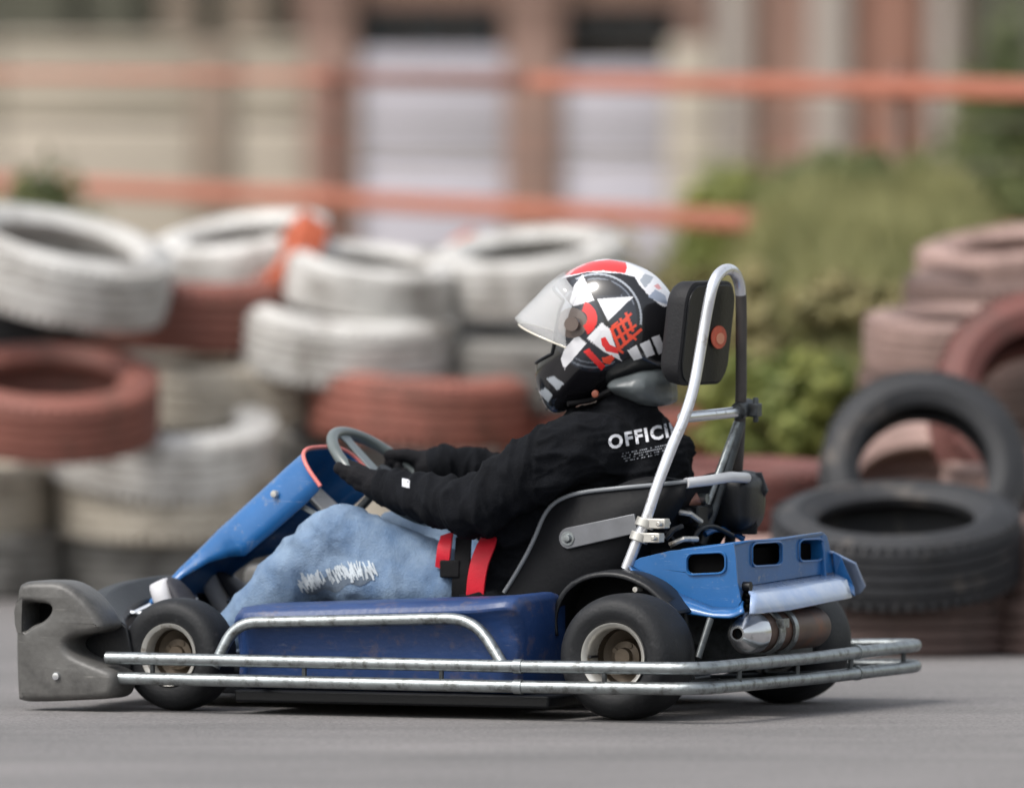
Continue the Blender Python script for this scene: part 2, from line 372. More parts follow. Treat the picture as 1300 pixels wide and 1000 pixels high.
for a, b_ in ((452, 638), (717, 860)):
    f = bpart('window', a, b_, zsill+.005, zhead-.005, .10, .15, M['dark_in']); w = (b_-a)
    for k in range(3):
        q = bpart('pane', a+6+k*w/3, a+w/3-6+k*w/3, zsill+.03, zhead-.01, .085, .097, M['glass_dark'], None); q.parent = f
rf = MB(); rf.box((0, .8, 3.5), (26, 3.2, .2)); rf.build('roof', M['pillar_grey'], bld, smooth=0, bevel=.02)
bk = MB(); bk.box((0, 2.2, 1.7), (25.5, .2, 3.35)); bk.build('back_wall', M['wall_grey'], bld, smooth=0)
# low boundary wall of cream and lilac panels between posts, in front of the building
WY = 50.0; ws = scale_at(WY)
def wx(px): return (px-650)/ws
def wz(py): return at(650, py, WY).z
wl = empty('panel_wall', (0, WY, 0)); tag(wl, 'low boundary wall of cream and pale lilac panels between grey and red posts behind the fence', 'wall')
def wpart(name, px0, px1, z0, z1, y0, y1, m, bev=.008):
    b = MB(); b.box(((wx(px0)+wx(px1))/2, (y0+y1)/2, (z0+z1)/2), (wx(px1)-wx(px0), y1-y0, z1-z0)); return b.build(name, m, wl, smooth=0, bevel=bev)
edges = [(-420, -180, 'wall_cream', 58), (-172, 0, 'wall_cream', 58), (4, 244, 'wall_cream', 58), (296, 388, 'wall_cream', 60), (455, 642, 'wall_lilac', 66), (713, 846, 'wall_lilac', 84)]
for a, b_, m_, top in edges:
    ztop = wz(top); zm = wz(155 if m_ == 'wall_cream' else 206)
    wpart('panel', a, b_, 0, zm-.006, 0, .07, M[m_])
    wpart('panel', a, b_, zm+.006, ztop, .0, .07, M[m_])
    if m_ == 'wall_cream': wpart('coping', a-1, b_+1, ztop+.003, ztop+.035, -.02, .09, M['wall_cream'])
for a, b_, m_ in ((-178, -174, 'pillar_grey'), (246, 294, 'pillar_grey'), (390, 453, 'pillar'), (644, 711, 'pillar'), (848, 905, 'wall_cream')):
    wpart('post', a, b_, 0, wz(52), -.03, .10, M[m_])

# ---- fence: two painted rails on posts with strained wires
fc = empty('rail_fence', (0, 0, 0)); tag(fc, 'orange painted two rail fence with thin wires behind the tyre barrier', 'fence')
def fy(px): return 43.5 - 3.2*(px/1300)
def rail(pts, th, m, name='rail', dep=.03):
    P = [at(px, py, fy(px)) for px, py in pts]; ths = th if isinstance(th, list) else [th]*len(pts); secs = []
    for p, (px, py), t in zip(P, pts, ths):
        h = t/2/scale_at(fy(px)); secs.append([p+Vector((0, -dep/2, h)), p+Vector((0, dep/2, h)), p+Vector((0, dep/2, -h)), p+Vector((0, -dep/2, -h))])
    b = MB(); b.loft(secs, caps=True); return b.build(name, m, fc, smooth=0, bevel=.005)
rail([(-1100, 82), (0, 96), (418, 98)], [10, 11, 12], M['rail'])
rail([(419, 99), (668, 103)], [17, 20], M['rail_brown'])
rail([(670, 103.5), (960, 108), (1340, 114), (1700, 119)], [20, 23, 25, 28], M['rail'])
rail([(-1100, 185), (0, 233), (428, 252)], [21, 22, 23], M['rail'])
rail([(429, 253), (700, 268), (966, 281)], [23, 24, 25], M['rail'])
rail([(967, 281.5), (1340, 300), (1700, 316)], [25, 25, 27], M['rail'])
for y0, y1 in ((153, 158), (200, 212)):
    w_ = MB(); w_.tube([at(px, y0+(y1-y0)*px/1300, fy(px)+.01) for px in (-1100, -300, 100, 500, 900, 1300, 1700)], .004, 6); w_.build('wire', M['wire'], fc)
for px, m_ in ((-180, 'pillar_grey'), (423, 'rail_brown'), (1140, 'pillar'), (1420, 'rail')):
    b = MB(); p = at(px, 300, fy(px)); b.tube([(p.x, p.y+.05, 0), (p.x, p.y+.05, at(px, 84, fy(px)).z)], .022, 12); b.build('post', M[m_], fc)

# ---- tyres of the barrier
def tyre_mesh(r=.31, w=.19, rin=.2, kind=0):
    h = w/2; prof = []
    # outside: shoulder, tread with grooves, shoulder; sidewalls; open inside
    tread = [(-h*.78, r-.012), (-h*.7, r-.003)]
    gs = [-.5, -.18, .18, .5] if kind == 0 else [-.35, 0, .35]
    xs = []
    for gq in gs: xs += [(h*(gq-.05), r), (h*(gq-.035), r-.009), (h*(gq+.035), r-.009), (h*(gq+.05), r)]
    tread += xs + [(h*.7, r-.003), (h*.78, r-.012)]
    prof = [(rin+.003, -h*.5), (rin-.004, -h*.72), (rin+.012, -h*.9), (rin+.04, -h*1.0), (r-.07, -h*1.03), (r-.03, -h*.96)] + [(rr, z) for z, rr in tread] + \
           [(r-.03, h*.96), (r-.07, h*1.03), (rin+.04, h*1.0), (rin+.012, h*.9), (rin-.004, h*.72), (rin+.003, h*.5), (rin+.03, h*.55), (r-.045, h*.7), (r-.022, 0), (r-.045, -h*.7), (rin+.03, -h*.55)]
    b = MB(); b.lathe(prof, axis='z', seg=72, closed=True)
    # shoulder lugs
    for k in range(60):
        a = 2*math.pi*k/60
        for sgn in (-1, 1):
            rot = Matrix.Rotation(a, 3, 'Z'); b.box(rot @ Vector((r-.012, 0, sgn*h*.74)), (.02, .017, h*.26), rot)
    me_o = b.build('tyre_src', None, smooth=35, fix=False); me = me_o.data; bpy.data.objects.remove(me_o); return me
TM = [tyre_mesh(), tyre_mesh(.30, .18, .19, 1), tyre_mesh(.29, .175, .185, 0)]
TCACHE = {}
def tyre(px, py, Y, m, label, tx=0, ty=0, kind=0, sc=1.0, group='tyres of the track barrier', mess=.012):
    key = (kind, m)
    if key not in TCACHE:
        me = TM[kind].copy(); me.materials.clear(); me.materials.append(M[m]); TCACHE[key] = me
    o = bpy.data.objects.new('tyre', TCACHE[key]); COL.objects.link(o)
    o.location = at(px, py, Y); o.rotation_mode = 'XYZ'; o.rotation_euler = (R(tx), R(ty), random.uniform(0, 6.28) if not (tx or ty) else 0)
    if tx or ty:
        o.rotation_euler = (Matrix.Rotation(R(ty), 3, 'Y') @ Matrix.Rotation(R(tx), 3, 'X') @ Matrix.Rotation(random.uniform(0, 6), 3, 'Z')).to_euler()
    o.scale = (sc, sc, sc*random.uniform(.97, 1.04)); tag(o, label, 'tyre', group)
    return o
T = tyre
# left stacks (bottom row stands on the ground at 38 m)
T(-60, 714, 38.0, 'tyre_grey', 'dusty grey tyre at ground level at the left end of the barrier', kind=0)
T(-78, 630, 38.0, 'tyre_cream', 'cream tyre cut by the left edge, resting on the lowest grey tyre', kind=0, tx=4)
T(210, 716, 38.1, 'tyre_grey', 'grey tyre on the ground directly left of the kart\'s blue nose', kind=0, tx=2)
T(214, 634, 38.0, 'tyre_cream', 'ribbed cream tyre under the tilted white one, left of the blue nose', kind=0, tx=5)
T(205, 562, 37.95, 'tyre_white', 'white tyre tilted to show its dark opening, left of the steering wheel', kind=0, tx=15, ty=4)
T(62, 512, 37.6, 'tyre_red', 'red painted tyre with a dark opening at the left edge of the photo', kind=0, tx=16, ty=2, sc=.97)
T(-70, 548, 38.4, 'tyre_cream', 'cream tyre tucked behind the red one at the left edge', kind=1, tx=6)
T(505, 716, 38.2, 'tyre_brown', 'brown dusty tyre on the ground behind the driver\'s jeans', kind=0)
T(500, 634, 38.2, 'tyre_cream', 'cream tyre behind the steering wheel, third row down from the pink one', kind=1, tx=6)
T(470, 585, 38.5, 'tyre_white', 'white tyre right above and behind the steering wheel', kind=0, tx=10)
T(275, 490, 38.3, 'tyre_cream', 'cream tyre between the red and the faded red tyre, middle row', kind=1, tx=7)
T(535, 512, 38.1, 'tyre_red', 'broad faded red tyre in front of the driver\'s arms, middle row', kind=0, tx=5, ty=3)
T(438, 425, 38.2, 'tyre_white', 'white tyre lying flat on the faded red tyre left of the helmet', kind=0, tx=12, ty=4)
T(180, 430, 38.8, 'tyre_grey', 'dark grey tyre in the shade under the long red tyre', kind=1, tx=4)
T(235, 383, 38.3, 'tyre_red', 'long red tyre lying flat near the top left of the barrier', kind=0, tx=9, ty=4)
T(75, 340, 37.8, 'tyre_white', 'large white tyre with a dark opening slumped at the top left', kind=0, tx=13, ty=12, sc=1.0)
T(-40, 395, 38.4, 'rubber', 'black tyre in the shade at the left edge below the slumped white one', kind=0, tx=8)
T(308, 324, 38.6, 'tyre_white', 'white tyre right under the orange rail, second of the top row from the left', kind=1, tx=11, ty=-9, sc=.84)
T(366, 336, 38.3, 'tyre_orange', 'orange tyre wedged upright between two white ones at the top', kind=2, tx=8, ty=-58, sc=.52)
T(470, 358, 38.2, 'tyre_white', 'white tyre to the right of the wedged orange one, lying at a slant', kind=1, tx=10, ty=6, sc=.8)
T(580, 442, 38.7, 'tyre_grey', 'grey tyre half hidden left of the helmet visor', kind=1, tx=6)
T(560, 372, 38.9, 'tyre_grey', 'small dusty grey tyre between the two rightmost white tops', kind=2, tx=12, sc=.9)
T(672, 346, 38.3, 'tyre_white', 'bright white tyre rising behind the top of the visor', kind=1, tx=12, ty=-6, sc=.88)
T(612, 345, 38.9, 'tyre_orange', 'orange tyre peeping out left of the white tyre behind the visor', kind=2, tx=10, ty=58, sc=.42)
T(690, 466, 38.3, 'tyre_grey', 'grey tyre behind the chin of the helmet', kind=0, tx=5)
T(770, 560, 38.3, 'tyre_red', 'red tyre mostly hidden behind the driver\'s shoulder', kind=0, tx=4)
T(800, 640, 38.0, 'tyre_red', 'red tyre glimpsed behind the seat and the roll hoop', kind=0, tx=4)
T(790, 716, 37.8, 'tyre_brown', 'brown tyre on the ground behind the seat', kind=0)
T(648, 590, 38.5, 'tyre_white', 'white tyre behind the driver\'s elbow', kind=1, tx=4)
T(330, 428, 38.9, 'tyre_grey', 'grey tyre in the gap left of the white one above the faded red tyre', kind=0, tx=3)
T(140, 402, 39.0, 'tyre_brown', 'brown tyre in the gap under the slumped white tyre', kind=0, tx=3)
T(360, 640, 38.9, 'tyre_brown', 'brown tyre seen between the cream ones, above the kart\'s nose', kind=0, tx=3)
T(350, 716, 38.7, 'tyre_grey', 'grey tyre on the ground behind the kart\'s blue nose', kind=0)
T(350, 560, 38.9, 'tyre_cream', 'cream tyre in the gap above the blue nose', kind=0, tx=3)
T(640, 520, 38.9, 'tyre_brown', 'brown tyre in the gap in front of the helmet chin', kind=0, tx=3)
T(60, 632, 38.9, 'tyre_grey', 'grey tyre behind the gap between the two leftmost cream tyres', kind=0, tx=3)
T(75, 714, 38.8, 'tyre_brown', 'brown tyre at ground level between the two leftmost grey ones', kind=0)
for cx_ in (-340, -620, -900):
    for i_ in range(5 if cx_ > -800 else 4): T(cx_+random.uniform(-12, 12), 714-84*i_, 38.0, ['tyre_grey', 'tyre_white', 'tyre_red', 'tyre_cream', 'tyre_white'][i_], ['grey', 'white', 'red', 'cream', 'upper white'][i_]+' tyre of the '+{-340: 'first', -620: 'second', -900: 'third'}[cx_]+' stack past the left edge', kind=i_ % 2, tx=2)
# right stacks (nearer)
T(930, 808, 35.2, 'tyre_brown', 'brown tyre on the ground behind the engine cover', kind=0, sc=.95)
T(935, 718, 35.2, 'tyre_pink', 'faded pink tyre on the stack behind the engine cover', kind=0, tx=3, sc=.95)
T(930, 633, 35.4, 'tyre_dullred', 'dull red tyre topping the stack behind the black intake box', kind=0, tx=3, sc=.95)
T(1128, 800, 34.5, 'tyre_brown', 'brown tyre on the ground under the big flat black tyre', kind=0, sc=.98)
T(1138, 692, 34.4, 'rubber', 'big black tyre lying flat with its hole showing, right of the kart', kind=0, tx=14, ty=-1, sc=1.0)
T(1172, 602, 34.95, 'rubber', 'black tyre standing upright like an arch on the flat black tyre', kind=0, tx=66, ty=5, sc=.84)
T(1370, 800, 34.6, 'tyre_brown', 'brown tyre on the ground at the right edge', kind=0)
T(1385, 705, 34.6, 'tyre_brown', 'brown tyre above the ground row at the right edge', kind=1, tx=4)
T(1335, 520, 35.4, 'tyre_dullred', 'red tyre leaning at the right edge beside the black arch', kind=0, tx=58, ty=12, sc=1.0)
T(1345, 628, 35.3, 'tyre_pink', 'faded pink tyre behind the right end of the flat black tyre', kind=1, tx=6)
T(1180, 640, 35.6, 'tyre_pink', 'faded pink tyre seen through the hole of the black arch', kind=1, tx=30)
T(1212, 432, 36.6, 'tyre_pink', 'pale pink tyre lying on the bank above the black arch', kind=1, tx=7, sc=.8)
T(1290, 340, 37.6, 'tyre_pink', 'pale pink tyre at the right edge under the orange rail', kind=1, tx=9, ty=-6, sc=.9)
T(1275, 388, 37.2, 'tyre_brown', 'brown tyre under the pale pink one at the right edge', kind=1, tx=6, sc=.9)
#@VEG
for px_, Y_, ys_, nm in ((1212, 36.6, (500, 568, 634), 'under the pale pink one above the arch'), (1284, 37.3, (452, 516, 580), 'stacked below the pale pink one at the right edge')):
    for i_, y_ in enumerate(ys_): T(px_, y_, Y_, 'tyre_brown', ['topmost', 'middle', 'lowest'][i_]+' brown tyre '+nm, kind=1, sc=.85)
# ---- vegetation on the bank
def leaves(name, m, c, rad, n, size, seed, label, cat, flat=.0, stems=True, grass=False):
    rng = np.random.default_rng(seed); root = empty(name, (c[0], c[1], c[2]-rad[2]*.95)); tag(root, label, cat, 'bushes on the bank behind the barrier')
    NC = 70; cl = rng.normal(size=(NC, 3)); cl /= np.linalg.norm(cl, axis=1)[:, None]; cl *= (rng.uniform(.2, 1.15, (NC, 1)))**.5
    cr_ = rng.uniform(.1, .34, NC); ct = rng.uniform(-.32, .32, NC)
    k = rng.integers(0, NC, n); d = rng.normal(size=(n, 3)); d /= np.linalg.norm(d, axis=1)[:, None]
    p = cl[k] + d*(cr_[k][:, None])*rng.uniform(.2, 1.25, (n, 1)); p = p*np.array(rad)
    nrm = d + rng.normal(size=(n, 3))*.55 + np.array([0, 0, .4]); nrm /= np.linalg.norm(nrm, axis=1)[:, None]
    t = np.cross(nrm, rng.normal(size=(n, 3))); t /= np.linalg.norm(t, axis=1)[:, None]; b = np.cross(nrm, t)
    sz = size*rng.uniform(.5, 1.35, (n, 1)); wd = .2 if grass else .42
    if grass: t = np.array([0, 0, 1.])+rng.normal(size=(n, 3))*.55; t /= np.linalg.norm(t, axis=1)[:, None]; b = np.cross(t, rng.normal(size=(n, 3))); b /= np.linalg.norm(b, axis=1)[:, None]
    off = np.array([0, 0, rad[2]*.95])
    v = np.stack([p-t*sz, p-b*sz*wd-t*sz*.1, p+t*sz, p+b*sz*wd-t*sz*.1], 1).reshape(-1, 3)+off
    v[:, 2] = np.maximum(v[:, 2], .0)
    me = bpy.data.meshes.new('foliage'); me.vertices.add(len(v)); me.vertices.foreach_set('co', v.astype('f').ravel())
    me.loops.add(4*n); me.loops.foreach_set('vertex_index', np.arange(4*n, dtype='i')); me.polygons.add(n); me.polygons.foreach_set('loop_start', np.arange(0, 4*n, 4, dtype='i'))
    me.update(calc_edges=True); at_ = me.attributes.new('tint', 'FLOAT', 'POINT')
    tv = np.clip(.45+ct[k]+rng.normal(size=n)*.2, 0, 1).repeat(4); at_.data.foreach_set('value', tv.astype('f'))
    link('foliage', me, m, root)
    if stems:
        b_ = MB()
        for i in range(9):
            q = Vector(cl[i].tolist()); q = Vector((q.x*rad[0], q.y*rad[1], q.z*rad[2]*.7)); q.z += rad[2]*.95
            b_.tube([(q.x*.1, q.y*.1, 0), (q.x*.4, q.y*.4, q.z*.5), tuple(q)], [.018, .012, .004], 6)
        b_.build('stem', M['trunk'], root)
    return root
def bush(px, py, Y, rx, ry, m, n, size, seed, label, **kw):
    c = at(px, py, Y); s = scale_at(Y); return leaves('bush', M[m], c, (rx/s, max(.25, rx/s*.8), ry/s), int(n*1.3), size*.85, seed, label, 'bush', **kw)
bush(1010, 520, 37.6, 120, 75, 'leaf', 5000, .03, 1, 'bright green bush right behind the roll hoop and headrest')
bush(1100, 262, 40.6, 110, 62, 'leaf_dark', 5000, .032, 2, 'dark green bush hiding the lower orange rail')
bush(1240, 330, 42.6, 110, 135, 'leaf_dark', 6000, .032, 3, 'dark green shrub between the rails at the right edge')
bush(925, 450, 38.4, 70, 110, 'leaf_dry', 3000, .03, 4, 'olive dry looking bush behind the headrest')
bush(1075, 385, 38.6, 75, 35, 'leaf_dry', 1800, .03, 5, 'low olive yellow bush halfway up the grassy bank right of the headrest')
bush(1200, 470, 40.0, 110, 100, 'leaf', 5000, .034, 6, 'green bush behind the upright black tyre')
bush(965, 350, 43.0, 110, 155, 'leaf', 8000, .03, 7, 'light green twiggy bush at the right end of the panel wall')
bush(40, 410, 40.5, 110, 172, 'leaf_dark', 5000, .03, 8, 'dark green bush behind the tyres, its top under the lower rail at top left')
bush(1290, 330, 47.0, 100, 260, 'leaf_dark', 8000, .04, 9, 'shady dark shrub behind the fence at the right edge')
bush(790, 460, 41.5, 120, 150, 'leaf_dry', 3500, .03, 10, 'dry olive bush behind the helmet')
def grass():
    rng = np.random.default_rng(5); n = 90000
    x = np.concatenate([rng.uniform(.2, 2.2, 70000), rng.uniform(-4, 5, 20000)]); y = np.concatenate([rng.uniform(36, 42, 70000), rng.uniform(38.8, 44, 20000)])
    k = rng.uniform(.02, .13, n)*np.where(np.arange(n) < 70000, 1, .8); a = rng.uniform(0, 6.28, n); zb = np.zeros(n)
    zb = np.array([bank_z(a_, b_) for a_, b_ in zip(x.tolist(), y.tolist())])-.01
    w = .0055; v = np.stack([np.stack([x-w*np.cos(a), y-w*np.sin(a), zb], 1), np.stack([x+w*np.cos(a), y+w*np.sin(a), zb], 1), np.stack([x+rng.normal(size=n)*.03, y+rng.normal(size=n)*.03, zb+k+.03], 1)], 1).reshape(-1, 3)
    me = bpy.data.meshes.new('grass'); me.from_pydata(v.tolist(), [], [(3*i, 3*i+1, 3*i+2) for i in range(n)])
    q = me.attributes.new('tint', 'FLOAT', 'POINT'); q.data.foreach_set('value', np.clip(.55+.22*np.sin(x*9+y*1.7)*np.sin(x*3.1-y*4)+rng.normal(size=n)*.2, 0, 1).repeat(3).astype('f'))
    tag(link('grass', me, M['grass']), 'rough grass growing on the verge behind the tyres', 'grass', None, 'stuff')
grass()
#@KART
# ================================================================== THE KART
kart = empty('go_kart', KO, math.pi-YAW); tag(kart, 'blue rental go-kart with steel bumper tubes, engine cover and padded roll hoop', 'go-kart')
def K(name, mb, m, parent=kart, **kw): return mb.build(name, M[m] if isinstance(m, str) else m, parent, **kw)
HW = .525
M['alu_dull'] = mat('dull_alloy', lin((128, 136, 138)), .4, metal=.5, var=.15, vscale=25)
# -- wheels
def wheel(x, y, r, w, rr, near=1, ysgn=1, steer=0):
    root_m = MB(); c = Vector((0, 0, 0)); s = ysgn
    # dish / hub assembly, outer side towards s
    root_m.lathe([(0, s*w*.18), (.018, s*w*.18), (.02, s*w*.1), (.034, s*w*.08), (.036, -s*w*.05), (rr*.55, -s*w*.08), (rr*.86, -s*w*.02), (rr*.9, s*w*.2)], axis='y', seg=40)
    for k in range(4):
        a = k*math.pi/2+.5; root_m.lathe([(0, s*w*.02), (.006, s*w*.02), (.006, -s*w*.08)], c=(.027*math.cos(a), s*w*.09, .027*math.sin(a)), axis='y', seg=8)
    o = K('wheel', root_m, 'hub'); o.location = (x, y, r); o.rotation_euler = (0, 0, steer)
    rim = MB(); rim.lathe([(rr*.9, -s*w*.45), (rr*1.02, -s*w*.47), (rr*1.02, -s*w*.4), (rr*.9, -s*w*.3), (rr*.88, s*w*.34), (rr*.93, s*w*.42), (rr*1.04, s*w*.455), (rr*1.075, s*w*.46), (rr*1.075, s*w*.42), (rr*.97, s*w*.38), (rr*.93, s*w*.3), (rr*.95, -s*w*.3)], axis='y', seg=64, closed=True)
    q = K('rim', rim, 'alu', o)
    b = []
    n = 28
    for k in range(n+1):      # superelliptic slick tyre section
        t = math.pi*k/n; cy = math.cos(t); sy = math.sin(t)
        yy = math.copysign(abs(cy)**.62, cy)*w/2; rad = rr + (r-rr)*(abs(sy)**.42)
        b.append((rad, yy))
    b = [(rr*1.0, w*.40)] + b[1:-1] + [(rr*1.0, -w*.40)]
    t = MB(); t.lathe(b, axis='y', seg=96); K('tyre', t, 'kart_rubber', o)
    if True:
        v = MB(); v.tube([(rr*.8, s*w*.2, 0), (rr*.82, s*w*.42, .0)], .003, 8); K('valve', v, 'black_plastic', o)
    return o
wheel(0, HW-.09, .141, .18, .072)
wheel(0, -HW+.09, .141, .18, .072, ysgn=-1)
WF = 1.10
wheel(WF, HW-.06, .127, .12, .066, steer=R(-3))
wheel(WF, -HW+.06, .127, .12, .066, ysgn=-1, steer=R(-3))
ax = MB(); ax.tube([(0, -.42, .141), (0, .42, .141)], .0165, 16); K('rear_axle', ax, 'steel_dark')
for s in (-1, 1):
    a = MB(); a.tube([(WF, s*.3, .127), (WF, s*.42, .127)], .012, 12); a.tube([(WF, s*.3, .08), (WF, s*.3, .18)], .012, 12); K('stub_axle', a, 'steel_dark')
    a = MB(); a.tube([(WF-.06, s*.33, .12), (WF-.1, s*.05, .17)], .007, 10); K('tie_rod', a, 'chrome')
# -- chassis
ch = MB()
for s in (-1, 1):
    ch.tube(fillet([(-.12, s*.2, .07), (.1, s*.24, .055), (.7, s*.3, .05), (1.0, s*.2, .055), (1.3, s*.16, .09)], .1), .015, 12)
for x, w_ in ((.1, .25), (.45, .28), (.8, .28)): ch.tube([(x, -w_, .055), (x, w_, .055)], .014, 12)
ch.tube(fillet([(WF, -.32, .1), (WF-.05, -.2, .06), (WF-.05, .2, .06), (WF, .32, .1)], .06), .015, 12)
K('chassis', ch, 'steel_dark')
fl = MB(); fl.box((.82, 0, .034), (.95, .56, .006)); K('floor_pan', fl, 'black_plastic', bevel=.002)
for s in (-1, 1):
    un = MB(); un.box((.53, s*.42, .04), (.78, .27, .028)); K('side_tray', un, 'black_plastic', bevel=.006)
# -- perimeter bumper: two tubes and their uprights
YB = .605; XR = -.255
def loop(z0, zr, xf):
    return fillet([(xf, YB, z0), (.15, YB, z0), (XR, YB-.005, z0+.003), (XR-.015, 0, (z0+zr)/2), (XR-.012, -YB-.02, zr), (.15, -YB, z0), (xf, -YB, z0)], .085, 9)
b = MB(); b.tube(loop(.1215, .131, 1.215), .0142, 16); K('bumper_tube', b, 'steel')
b = MB(); b.tube(loop(.0765, .083, 1.215), .0142, 16); K('bumper_tube', b, 'steel')
BRK = []
class _B:
    def tube(s, p, r, g): q_ = MB(); q_.tube(p, r, g); K('bumper_bracket', q_, 'steel_dark')
br = _B()
for x in (1.1, .72, .38, -.02):
    for s in (-1, 1): br.tube([(x, s*YB, .0765), (x, s*YB, .1215)], .006, 8)
for y in (.42, .1, -.2, -.5): br.tube([(XR-.01, y, .078), (XR-.01, y, .127)], .006, 8)
for y in (.2, -.2): br.tube([(XR, y, .08), (-.1, y, .07)], .012, 10)
for x in (.85, .1):
    for s in (-1, 1): br.tube([(x, s*YB, .08), (x, s*.26, .055)], .011, 10)
class _S:
    def tube(s, p, r, g): q_ = MB(); q_.tube(p, r, g); K('tube_sleeve', q_, 'steel')
sl = _S()
for px, py in ((700, 847), (1075, 826)):
    pass
for p, q in (((.20, YB, .1215), (.18, YB, .1215)), ((.20, YB, .0765), (.18, YB, .0765))): sl.tube([p, q], .0165, 16)
for yy in (-.22, ): 
    sl.tube([(XR-.0125, yy, .129), (XR-.012, yy-.02, .129)], .0168, 16); sl.tube([(XR-.0125, yy, .0815), (XR-.012, yy-.02, .0815)], .0168, 16)
# -- side guard hoops over the side pods
for s in (-1, 1):
    P = [kp(272, 846, .6), kp(292, 802, .575), kp(312, 784, .565), kp(596, 783, .565), kp(612, 792, .57), kp(640, 846, .6)]
    P = [Vector((p.x, p.y*s, p.z)) for p in P]
    h = MB(); h.tube(fillet([P[0], P[1]*.35+P[2]*.65+Vector((.012, 0, .0)), P[3]*.6+P[4]*.4+Vector((0, 0, .004)), P[5]], .075, 9), .0135, 16); K('side_guard', h, 'steel')
# -- side pods: hollow blue plastic boxes with a rolled top lip
for s in (-1, 1):
    def sec(x, zt, yo, zi):
        yo2 = .57+yo
        return [Vector((x, s*y, z)) for y, z in ((.30, .05), (.30, zi), (.325, zt-.004), (.35, zt), (yo2-.03, zt-.004), (yo2-.008, zt-.014), (yo2, zt-.03), (yo2-.018, zt-.05), (yo2-.03, zt-.1), (yo2-.028, .075), (yo2-.05, .055))]
    pod = MB(); xs = [.215, .225, .245, .275, .31, .36, .6, .84, .90, .925, .935]
    zt = lambda x: .272 - .034*max(0, min(1, (x-.25)/.75)) + .006*max(0, 1-abs(x-.24)/.08)
    yo = lambda x: (-.03 if x < .22 else -.01 if x < .23 else 0) - .012*max(0, min(1, (x-.3)/.06))*(1 if x > .3 else 0) - (.03 if x > .91 else 0)
    pod.loft([sec(x, zt(x)-(0.012 if x < .22 or x > .93 else 0), yo(x), zt(x)-.02) for x in xs], caps=True)
    K('side_pod', pod, 'blue_dull', smooth=50, bevel=.004)
# -- front bumper: grey end pieces and a dark cross piece
outl = [(27, 744), (36, 738), (56, 737), (76, 738), (92, 744), (108, 756), (121, 771), (130, 786), (133, 797), (121, 803), (104, 806), (92, 811), (87, 818), (92, 827), (108, 836), (128, 844), (146, 852), (150, 864), (147, 879), (138, 886), (110, 888), (60, 890), (30, 889), (25, 878), (23, 820), (24, 765)]
hole = [(31, 767), (50, 765), (66, 768), (67, 777), (58, 787), (44, 793), (32, 799)]
for s in (-1, 1):
    def side(y, pts, sh=0): return [Vector((v.x, s*y, v.z)) for v in [kp(px, py, .62) for px, py in pts]]
    e = MB()
    def smo(pts): return [(v.x, v.y) for v in spline([Vector((a_, b__, 0)) for a_, b__ in pts], 3, closed=True)]
    def inset(pts, d):
        n_ = len(pts); o_ = []; ar = sum(pts[i][0]*pts[(i+1) % n_][1]-pts[(i+1) % n_][0]*pts[i][1] for i in range(n_)); sg = 1 if ar > 0 else -1
        for i in range(n_):
            ax0, ay0 = pts[i-1]; bx0, by0 = pts[(i+1) % n_]; tx_, ty_ = bx0-ax0, by0-ay0; l_ = math.hypot(tx_, ty_) or 1; o_.append((pts[i][0]-sg*ty_/l_*d, pts[i][1]+sg*tx_/l_*d))
        return o_
    O_, H_ = smo(outl), smo(hole)
    L5 = [(.640, 9), (.638, 5), (.630, 1.5), (.615, 0), (.54, 0), (.525, 2), (.518, 6)]
    e.loft([side(y_, inset(O_, d_)) for y_, d_ in L5]); e.loft([side(y_, inset(H_, -d_*.7)) for y_, d_ in L5])
    for y_, d_ in (L5[0], L5[-1]):
        lo, lh = side(y_, inset(O_, d_)), side(y_, inset(H_, -d_*.7)); e.add(lo+lh, [tuple(t) for t in tessellate_polygon([lo, lh])])
    ee = K('bumper_end', e, 'grey_plastic', smooth=50)
    cav = MB(); cc = kp(51, 781, .53); cav.box((cc.x, s*.53, cc.z), (.078, .02, .085)); K('bumper_cavity', cav, 'black_matte', bevel=.004)
    l = MB(); p0 = kp(62, 806, .63); p1 = kp(80, 808, .63)
    scoop = [(38, 800), (60, 792), (64, 797), (42, 806)]
    bolt = MB(); bb = kp(72, 858, .64); bolt.lathe([(0, s*.008), (.008, s*.007), (.010, 0), (.010, -s*.01)], c=(bb.x, s*.64, bb.z), axis='y', seg=14); K('bolt', bolt, 'chrome', ee)
cr = MB(); secs = []
for i in range(25):
    y = -.53+1.06*i/24; zt = .285-.22*y*y; xo = 1.40-.12*(abs(y)/.53)**3+.02
    secs.append([Vector((xo+a, y, z)) for a, z in ((-.10, .05), (-.115, zt*.55), (-.10, zt*.85), (-.05, zt), (0, zt*.97), (.03, zt*.8), (.04, .15), (.02, .05))])
cr.loft(secs, caps=True); K('front_bumper', cr, 'black_plastic', bevel=.006)
# white frame bars between bumper and front axle
class _F:
    def tube(s, p, r, g): q_ = MB(); q_.tube(p, r, g); K('frame_bar', q_, 'chrome')
fb = _F()
fb.tube([kp(122, 776, .36), kp(182, 779, .33)], .008, 10); fb.tube([kp(128, 782, .42), kp(164, 799, .38)], .009, 10)
fb.tube([kp(88, 828, .5), kp(150, 790, .42)], .017, 12)
fb.tube([kp(222, 763, -.02), kp(250, 760, -.05)], .012, 10); fb.tube([kp(290, 762, -.05), kp(312, 772, -.05)], .007, 10)
pl = MB(); pl.tube([kp(170, 778, .34), kp(190, 768, .32), kp(200, 776, .30)], .006, 8); K('steering_arm', pl, 'chrome')
pd = MB()
for s in (-1, 1):
    pd.tube(fillet([(1.26, s*.2, .06), (1.33, s*.2, .16), (1.37, s*.2, .25), (1.37, s*.1, .25)], .03), .007, 10)
K('pedal', pd, 'chrome')
